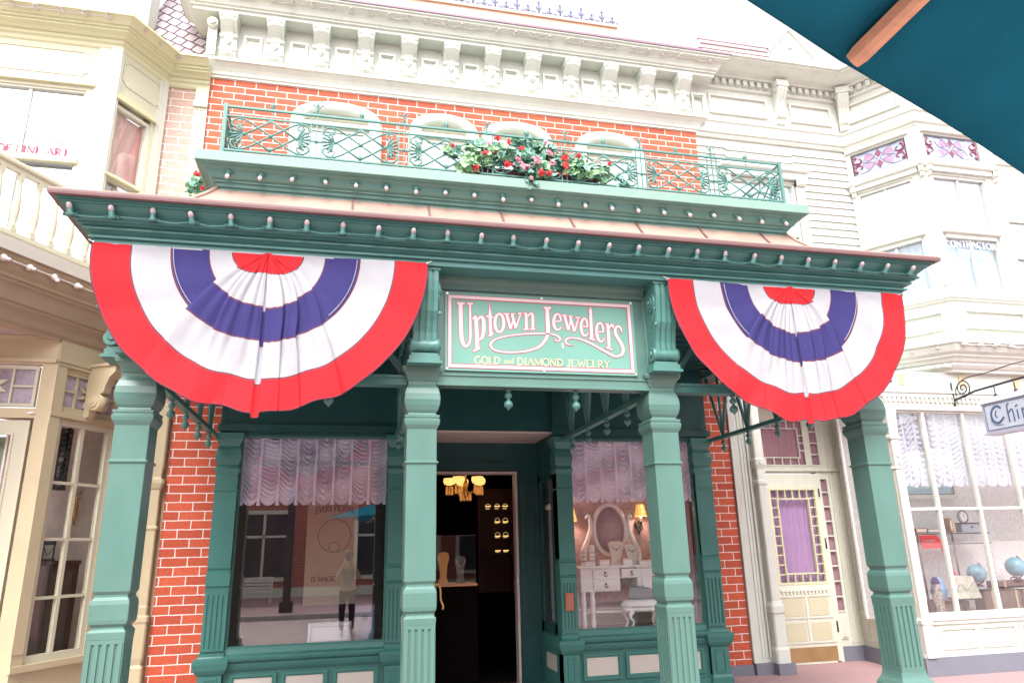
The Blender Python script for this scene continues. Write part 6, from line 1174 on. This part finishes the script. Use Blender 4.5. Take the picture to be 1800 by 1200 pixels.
# ================================================================ inside the doorway
CH = thing('chandelier', 'lit brass chandelier with amber glass bowls and crystal drops inside the doorway', 'chandelier', (1.72, 10.6, 3.3))
GLOW = paint('lit_glass_bowl', (.8, .6, .3), .3, .05, 20, emit=(1.0, .50, .14), es=.85); DROP = paint('crystal_drop', (.75, .5, .25), .1, .3, 60, emit=(1.0, .38, .08), es=.22, coat=1)
for k in range(5):
    a = 2*pi*k/5+.35; x, y = 1.72+.24*cos(a), 10.6+.24*sin(a)
    b = MB(); b.tube(pl([(1.72, 10.6, 2.50), (1.72+.1*cos(a), 10.6+.1*sin(a), 2.46), (x, y, 2.55)], 4), .008, 6); b.build('arm', BRASS, CH)
    b = MB(); b.lathe([(.03, 2.575), (.075, 2.59), (.092, 2.63), (.085, 2.675)], (x, y, 0), 16, cap=False); b.build('glass_bowl', GLOW, CH)
    b = MB()
    for j in range(8): c = 2*pi*j/8; b.lathe([(.002, 2.43), (.009, 2.45), (.006, 2.50), (.002, 2.56)], (x+.05*cos(c), y+.05*sin(c), 0), 5)
    b.build('crystal_drops', DROP, CH)
b = MB(); b.tube([(1.72, 10.6, 3.3), (1.72, 10.6, 2.45)], .012, 8); b.lathe([(.01, 2.38), (.05, 2.44), (.03, 2.52), (.04, 2.58), (.02, 2.66)], (1.72, 10.6, 0), 12); b.build('stem', BRASS, CH)
b = MB()
for j in range(12): c = 2*pi*j/12; b.lathe([(.002, 2.34), (.010, 2.37), (.006, 2.42), (.002, 2.46)], (1.72+.08*cos(c), 10.6+.08*sin(c), 0), 5)
b.build('crystal_drops', DROP, CH)
lp = bpy.data.lights.new('chandelier_glow', 'POINT'); lp.energy = .5; lp.color = (1, .62, .3); lp.shadow_soft_size = .2; lo = bpy.data.objects.new('chandelier_glow', lp); COL.objects.link(lo); lo.location = (1.72, 10.6, 2.85)
SH = thing('display_shelves', 'dark wall cabinet with four rows of lit shelves deep in the shop', 'display shelves', (2.3, 11.6, 0))
b = MB(); b.box(2.05, 2.62, 11.62, 11.66, 1.0, 2.6); b.box(2.05, 2.08, 11.4, 11.62, 1, 2.6); b.box(2.59, 2.62, 11.4, 11.62, 1, 2.6)
for z in (1.60, 1.82, 2.04, 2.26): b.box(2.08, 2.59, 11.42, 11.62, z-.02, z)
b.build('cabinet', DARKWOOD, SH)
LIT = paint('lit_shelf_strip', (.8, .5, .2), .5, emit=(1, .62, .2), es=.7); LIT2 = paint('glowing_trinket', (.7, .6, .4), .3, .4, 40, emit=(.9, .7, .35), es=.14)  # trinkets get a faint glow in their material; only the strips are lamps
for r, z in enumerate((1.60, 1.82, 2.04, 2.26)):
    for x in (2.17, 2.32, 2.45):
        if x == 2.17 and r < 3: continue
        b = MB(); b.box(x, x+.085, 11.40, 11.42, z+.02+.02*(r == 3), z+.035+.02*(r == 3)); b.build('shelf_light', LIT, SH)
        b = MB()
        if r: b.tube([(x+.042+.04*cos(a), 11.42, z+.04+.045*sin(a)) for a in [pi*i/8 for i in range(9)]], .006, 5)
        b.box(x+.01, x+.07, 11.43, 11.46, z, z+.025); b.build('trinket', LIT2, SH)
DC = thing('glass_display_case', 'glass counter case on a darkened cabinet with a glowing plinth, just inside the doorway', 'display case', (1.5, 10.3, 0))
b = MB(); b.box(1.12, 1.80, 10.1, 10.7, 0, 1.18); b.frame(1.30, 1.62, .3, 1.0, 10.085, 10.1, .03); b.build('cabinet', paint('shade_darkened_cabinet', (.006, .004, .0035), .8, .2, spec=.1), DC)  # near-black colour stands in for the shade that hides the cabinet
b = MB(); b.box(1.12, 1.80, 10.1, 10.7, 1.18, 1.21); b.build('plinth', paint('glowing_plinth', (.5, .26, .16), .5, emit=(.8, .3, .14), es=.10), DC)  # plinth glow is set in its material; no lamp stands in the case
b = MB(); b.box(1.14, 1.78, 10.12, 10.124, 1.21, 1.85); b.box(1.774, 1.78, 10.13, 10.68, 1.21, 1.85); b.build('glazing', GLASSD, DC)
for x, h, lab, c in ((1.36, .42, 'amber velvet bust in the display case by the doorway', (.55, .26, .08)), (1.60, .36, 'dim grey bust at the right of the display case', (.12, .10, .09))):
    t = thing('velvet_bust', lab, 'display bust', (x, 10.35, 1.21)); b = MB(); b.lathe([(.07, 1.21), (.065, 1.24), (.045, 1.30), (.06, 1.21+h*.6), (.085, 1.21+h*.8), (.07, 1.21+h*.95), (.02, 1.21+h)], (x, 10.35, 0), 14, sy=.6); b.build('form', paint('velvet_%d' % int(x*100), c, .8, emit=c, es=.12), t)  # faint glow added to the velvet colour, as if the bust were lit
    b = MB(); b.tube([(x+.06*cos(a), 10.30, 1.21+h*.85-.08*sin(a)) for a in [pi*i/8 for i in range(9)]], .005, 5); b.build('necklace', GOLD, t)
# ================================================================ RIGHT-HAND DISPLAY (globes, shelves, luggage)
yd = 8.9
SP = thing('seascape_picture', 'framed pale blue seascape picture high in the white building window', 'picture', (8.2, 9.25, 2.2))
b = MB(); b.frame(7.45, 8.98, 2.22, 2.95, 9.16, 9.22, .07); b.build('frame', IVORY, SP); b = MB(); b.frame(7.51, 8.92, 2.28, 2.9, 9.155, 9.17, .012); b.build('inner_rim', BLACKI, SP)
b = MB(); b.box(7.5, 8.9, 9.19, 9.2, 2.28, 2.9); b.build('canvas', paint('sea_canvas', (.28, .50, .58), .6, .35, 2.5, stretch=(1, 1, 4)), SP)
ET = thing('etagere', 'dark metal shelf unit with books and a boxed clock in the right display', 'shelf unit', (8.45, yd, .65))
b = MB()
for z in (1.72, 1.58): b.box(7.82, 9.06, yd-.08, yd+.12, z-.012, z+.004)
for x in (7.84, 8.42, 9.02): b.tube([(x, yd-.07, .66), (x, yd-.07, 1.74)], .013, 6)
b.box(7.86, 8.70, yd-.1, yd+.1, .825, .845); b.build('rack', paint('rack_metal', (.09, .07, .08), .4, .2), ET)
RBOX = thing('red_banner', 'red tapering pennant with white script hanging off the left of the shelf unit', 'pennant', (8.0, yd, 1.7))
b = MB(); b.prism([(7.84, 1.70), (8.12, 1.70), (8.21, 1.60), (8.35, 1.10), (8.27, 1.10), (8.17, 1.52), (7.86, 1.52)], yd-.105, yd-.095); b.build('cloth', RED, RBOX); b = MB(); b.tube([(7.88+.012*k, yd-.11, 1.62+.022*sin(k*1.9)) for k in range(18)], .004, 4); b.build('script', WHT, RBOX)
BK = [((7.86, 1.73, .17, .07), (.35, .10, .07), 'dark red book lying at the left end of the shelf'), ((8.05, 1.73, .30, .06), (.12, .13, .17), 'long charcoal book lying on the shelf beside the red book'), ((8.44, 1.73, .04, .20), (.45, .25, .16), 'tan book leaning upright on the shelf'), ((8.49, 1.73, .03, .16), (.60, .42, .30), 'peach thin book leaning beside the tan book')]
for (x, z, w, h), c, lab in BK: t = thing('book', lab, 'book', (x, yd, z)); b = MB(); b.box(x, x+w, yd-.05, yd+.08, z, z+h, .004); b.build('cover', paint('book_%d' % int(x*100), c, .6, .1), t); b = MB(); b.box(x+.004, x+w-.004, yd-.052, yd-.05, z+h*.2, z+h*.8); b.build('pages', paint('pages', (.6, .55, .45), .8), t)
BC = thing('keepsake_box', 'pale blue keepsake box on the shelf under the small clock', 'box', (8.77, yd, 1.73))
b = MB(); b.box(8.60, 8.93, yd-.08, yd+.05, 1.73, 1.85, .008); b.build('box', paint('box_blue_grey', (.36, .38, .46), .4), BC); b = MB(); b.box(8.59, 8.94, yd-.09, yd+.06, 1.845, 1.86, .004); b.build('lid', DARKWOOD, BC); b = MB(); b.sphere((8.77, yd-.085, 1.80), .013, 8); b.build('clasp', BLACKI, BC)
CL = thing('desk_clock', 'small round clock in a dark hoop standing on the keepsake box', 'clock', (8.72, yd, 1.86))
b = MB(); b.tube([(8.71+.085*cos(a), yd-.02, 1.945+.085*sin(a)) for a in [2*pi*i/24 for i in range(24)]], .009, 6, closed=True); b.tube([(8.71, yd-.02, 2.03), (8.71, yd-.02, 2.07)], .007, 5); b.tube([(8.66, yd-.02, 1.86), (8.76, yd-.02, 1.86)], .01, 5); b.build('hoop', BLACKI, CL); b = MB(); b.lathe([(.062, -.02), (.062, .0)], (8.71, yd-.02, 1.945), 20, 'Y'); b.build('dial', paint('dial_white', (.7, .7, .72), .4), CL)
b = MB(); b.box(8.708, 8.714, yd-.044, yd-.041, 1.945, 1.985); b.box(8.71, 8.74, yd-.044, yd-.041, 1.943, 1.948); b.build('hands', BLACKI, CL)
GLB = paint('globe_map', (.13, .33, .42), .35, .5, 9, coat=.3)
for x, z, r, lab in ((8.73, 1.17, .125, 'pale blue desk globe under the shelf unit, before the post'), (9.42, 1.24, .135, 'pale blue desk globe at the right, standing on the stacked cases')):
    t = thing('desk_globe', lab, 'globe', (x, yd, z-r-.06)); b = MB(); b.sphere((x, yd-.05, z), r, 20); b.build('sphere', GLB, t)
    b = MB(); b.tube([(x+(r+.018)*cos(a), yd-.05, z+(r+.018)*sin(a)) for a in [rad(-120+190*i/16) for i in range(17)]], .008, 6); b.lathe([(.07, z-r-.055), (.06, z-r-.035), (.015, z-r-.02)], (x, yd-.05, 0), 14); b.build('stand', BLACKI, t)
LEATH = paint('brown_leather', (.13, .085, .07), .45, .3, 9, bump=.2)
def case(x0, x1, y0, z0, z1, lab, strap=True):
    t = thing('suitcase', lab, 'suitcase', ((x0+x1)/2, y0, z0)); b = MB(); b.box(x0, x1, y0+.2, y0, z0, z1, .03); b.build('body', LEATH, t)
    for x in (x0+.10, x1-.12): b = MB(); b.box(x, x+.03, y0-.006, y0+.004, z0+.01, z1-.005); b.build('strap', paint('strap_tan', (.42, .32, .22), .5), t)
    b = MB(); xc = (x0+x1)/2; b.tube(pl([(xc-.06, y0+.05, z1), (xc-.05, y0+.05, z1+.04), (xc+.05, y0+.05, z1+.04), (xc+.06, y0+.05, z1)], 4), .008, 6); b.build('handle', BLACKI, t); return t
case(8.68, 9.30, 8.72, .66, .95, 'brown leather suitcase with pale straps, nearest the glass'); case(9.05, 9.75, 8.84, .955, 1.05, 'slim dark case lying flat under the right globe')
case(9.36, 9.85, 8.76, .66, .93, 'brown leather suitcase at the right end, supporting the slim case'); case(7.98, 8.55, 8.86, .66, .81, 'low brown suitcase under the folded map board')
MP = thing('map_board', 'tilted pale map board standing on the low suitcase', 'map', (8.35, yd, .83)); b = MB(); b.prism([(8.20, .85), (8.66, .85), (8.56, 1.14), (8.22, 1.16)], yd-.14, yd-.13); b.build('board', paint('map_paper', (.46, .46, .38), .7, .25, 12), MP); b = MB(); b.tube(pl([(8.24, yd-.143, .92), (8.34, yd-.143, 1.04), (8.42, yd-.143, .96), (8.56, yd-.143, 1.06)], 4), .005, 4); b.build('coastline', paint('map_ink', (.2, .24, .28)), MP)
DL = thing('patterned_doll', 'small black and white patterned figurine at the left foot of the display', 'figurine', (7.98, 8.75, .66)); b = MB(); b.lathe([(.07, .66), (.05, .75), (.075, .86), (.06, .95), (.035, 1.0), (.05, 1.05), (.04, 1.10), (.005, 1.13)], (7.93, 8.75, 0), 12); b.build('body', paint('black_white_print', (.35, .30, .28), .5, .95, 26), DL)
b = MB(); b.lathe([(.052, 1.05), (.055, 1.08), (.03, 1.14), (.004, 1.15)], (7.93, 8.755, 0), 12); b.build('cap', BLUE, DL)
BL2 = thing('blue_bag', 'crumpled pale blue cloth bag behind the patterned figurine', 'bag', (8.06, 8.86, .66)); b = MB(); b.lathe([(.10, .845), (.13, .95), (.10, 1.08), (.05, 1.14)], (8.08, 8.88, 0), 12, sy=.5); b.build('bag', fabric('pale_blue_cloth', (.25, .38, .58), .1), BL2)

# ================================================================ ACROSS THE STREET (seen only mirrored in the glass)
OB = thing('opposite_building', 'red brick shop across the street, mirrored in the display windows', 'building', (0, -14.2, 0))
b = MB(); b.box(-16, 22, -14.6, -14.2, 0, 7.5); b.build('wall', brickmat('opposite_brick', (.40, .09, .06), (.34, .08, .05), (.6, .5, .46), .24, .1, .006), OB)
b = MB(); b.box(-16.2, 22.2, -14.6, -13.9, 7.5, 8.1, .1); b.box(-16, 22, -14.2, -14.05, 0, .35); b.build('cornice', IVORY, OB)
for x in (-7.5, -3.2, 1.5, 6.2):
    b = MB(); b.frame(x-1.1, x+1.1, .6, 3.4, -14.2, -14.08, .16); b.box(x-.05, x+.05, -14.2, -14.1, .6, 3.4); b.box(x-1.1, x+1.1, -14.2, -14.1, 2.3, 2.4); w = b.build('window', IVORY, OB); b = MB(); b.box(x-.98, x+.98, -14.19, -14.15, .7, 3.3); b.build('pane', paint('far_pane', (.03, .04, .05), .1, .3, 2), w)
b = MB(); b.box(3.1, 4.4, -14.2, -14.1, .8, 3.2); b.build('notice_board', paint('notice_cream', (.62, .56, .40), .6), OB)
for x in (-5.4, 8.8):
    b = MB(); b.box(x-.7, x+.7, -14.2, -14.14, .05, 2.9); b.build('door', DARKWOOD, OB)
LPST = thing('street_post', 'dark square post across the street, mirrored in the left window', 'post', (-1.6, -6.0, 0)); b = MB(); b.box(-1.72, -1.5, -6.1, -5.9, 0, 4.2, .02); b.build('shaft', BLACKI, LPST); b = MB(); b.box(-1.8, -1.42, -6.18, -5.82, 0, .3); b.build('base', BLACKI, LPST)
BE = thing('park_bench', 'white slatted bench across the street, mirrored in the left window', 'bench', (-3.0, -9, 0))
b = MB()
for k in range(4): b.box(-3.9, -2.3, -9.3+.11*k, -9.22+.11*k, .44, .47)
b.build('seat', WHITE, BE); b = MB()
for k in range(4): b.box(-3.9, -2.3, -9.36, -9.33, .55+.1*k, .62+.1*k)
b.build('backrest', WHITE, BE)
for x in (-3.85, -2.35): b = MB(); b.tube(pl([(x, -9.35, .9), (x, -9.32, .45), (x, -9.3, 0)], 3), .03, 6); b.tube([(x, -8.95, .45), (x, -8.93, 0)], .03, 6); b.build('leg', WHITE, BE)
# the photographer, mirrored in the left window
PN = thing('person', 'person in grey-green shirt and dark trousers holding up a camera, mirrored in glass', 'person', (.12, -.32, -.13))
def skin(chain, rads, edges, name, mat, parent, lv=2):
    me = bpy.data.meshes.new(name); me.from_pydata([tuple(Vector(p)-Vector((.12, -.32, -.13))) for p in chain], edges, []); o = bpy.data.objects.new(name, me); COL.objects.link(o); o.parent = parent; me.materials.append(mat)
    s = o.modifiers.new('skin', 'SKIN'); s.use_smooth_shade = True
    for i, r in enumerate(rads): me.skin_vertices[0].data[i].radius = (r, r) if not hasattr(r, '__len__') else r
    me.skin_vertices[0].data[0].use_root = True; u = o.modifiers.new('sub', 'SUBSURF'); u.levels = lv; u.render_levels = lv; return o
px, py, g = .12, -.34, -.13
SK = paint('skin', (.50, .30, .22), .5, .05)
J = [(px, py, g+.95), (px, py, g+1.15), (px, py, g+1.36), (px, py, g+1.48), (px, py+.01, g+1.56), (px, py+.015, g+1.66), (px, py+.01, g+1.74),
     (px+.17, py, g+1.40), (px+.27, py+.10, g+1.20), (px+.12, py+.24, g+1.50), (px+.08, py+.27, g+1.56), (px-.17, py, g+1.40), (px-.27, py+.10, g+1.20), (px-.12, py+.24, g+1.50), (px-.08, py+.27, g+1.56),
     (px+.09, py, g+.88), (px+.11, py+.01, g+.48), (px+.11, py-.02, g+.08), (px+.11, py+.12, g+.03), (px-.09, py, g+.88), (px-.11, py+.01, g+.48), (px-.11, py-.02, g+.08), (px-.11, py+.12, g+.03)]
Rr = [(.15, .10), (.13, .09), (.16, .10), (.06, .06), (.05, .05), (.075, .09), (.06, .07), .055, .043, .032, .026, .055, .043, .032, .026, .085, .055, .035, .035, .085, .055, .035, .035]
Ed = [(0, 1), (1, 2), (2, 3), (3, 4), (4, 5), (5, 6), (2, 7), (7, 8), (8, 9), (9, 10), (2, 11), (11, 12), (12, 13), (13, 14), (0, 15), (15, 16), (16, 17), (17, 18), (0, 19), (19, 20), (20, 21), (21, 22)]
skin(J, Rr, Ed, 'body', SK, PN)
SHT = fabric('shirt_grey_green', (.16, .20, .18), .05); TRS = fabric('trousers_dark', (.03, .03, .045), .02)
def up(r, a): return tuple(x+a for x in r) if hasattr(r, '__len__') else r+a
ids = [0, 1, 2, 7, 8, 11, 12]; mp_ = {k: i for i, k in enumerate(ids)}
skin([J[i] for i in ids], [up(Rr[i], .018) for i in ids], [(mp_[a], mp_[c]) for a, c in Ed if a in mp_ and c in mp_], 'shirt', SHT, PN)
ids = [0, 15, 16, 17, 19, 20, 21]; mp_ = {k: i for i, k in enumerate(ids)}
skin([J[i] for i in ids], [up(Rr[i], .02) for i in ids], [(mp_[a], mp_[c]) for a, c in Ed if a in mp_ and c in mp_], 'trousers', TRS, PN)
b = MB(); b.sphere((px, py-.02, g+1.72), .115, 14, sz=1.05); b.lathe([(.11, g+1.62), (.10, g+1.52), (.06, g+1.47)], (px, py-.05, 0), 12, sy=.6); b.build('hair', paint('brown_hair', (.05, .03, .02), .5), PN)
b = MB(); b.sphere((px, py+.105, g+1.655), .014, 8, sz=1.4)
for s in (-1, 1): b.sphere((px+s*.03, py+.09, g+1.685), .011, 8); b.sphere((px+s*.082, py+.01, g+1.665), .018, 8, sx=.4, sz=1.6)
b.box(px-.022, px+.022, py+.09, py+.1, g+1.612, g+1.622); b.build('face_features', paint('lips', (.4, .2, .16)), PN)
for s in (-1, 1):
    b = MB(); b.lathe([(.001, -.04), (.030, -.02), (.034, .01), (.026, .04)], (px+s*.078, py+.285, g+1.585), 10, sx=.55)
    for k in range(4): L_ = (.062, .070, .066, .052)[k]; y0 = py+.262+.019*k; b.tube(pl([(px+s*.078, y0, g+1.615), (px+s*.082, y0+.006, g+1.615+L_*.6), (px+s*.070, y0+.014, g+1.615+L_)], 3), [.0085, .0085, .008, .0075, .007, .0065, .005], 6)
    b.tube(pl([(px+s*.08, py+.262, g+1.57), (px+s*.07, py+.245, g+1.60), (px+s*.055, py+.24, g+1.62)], 3), .009, 6); b.build('hand', SK, PN)
PHN = thing('camera_body', 'black camera held up by the mirrored photographer', 'camera', (px-.0, py+.28, g+1.64)); b = MB(); b.box(px-.068, px+.068, py+.25, py+.29, g+1.60, g+1.69, .008); b.build('body', BLACKI, PHN); b = MB(); b.lathe([(.032, 0), (.034, .03), (.028, .035)], (px, py+.29, g+1.645), 16, 'Y'); b.build('lens', BLACKI, PHN)
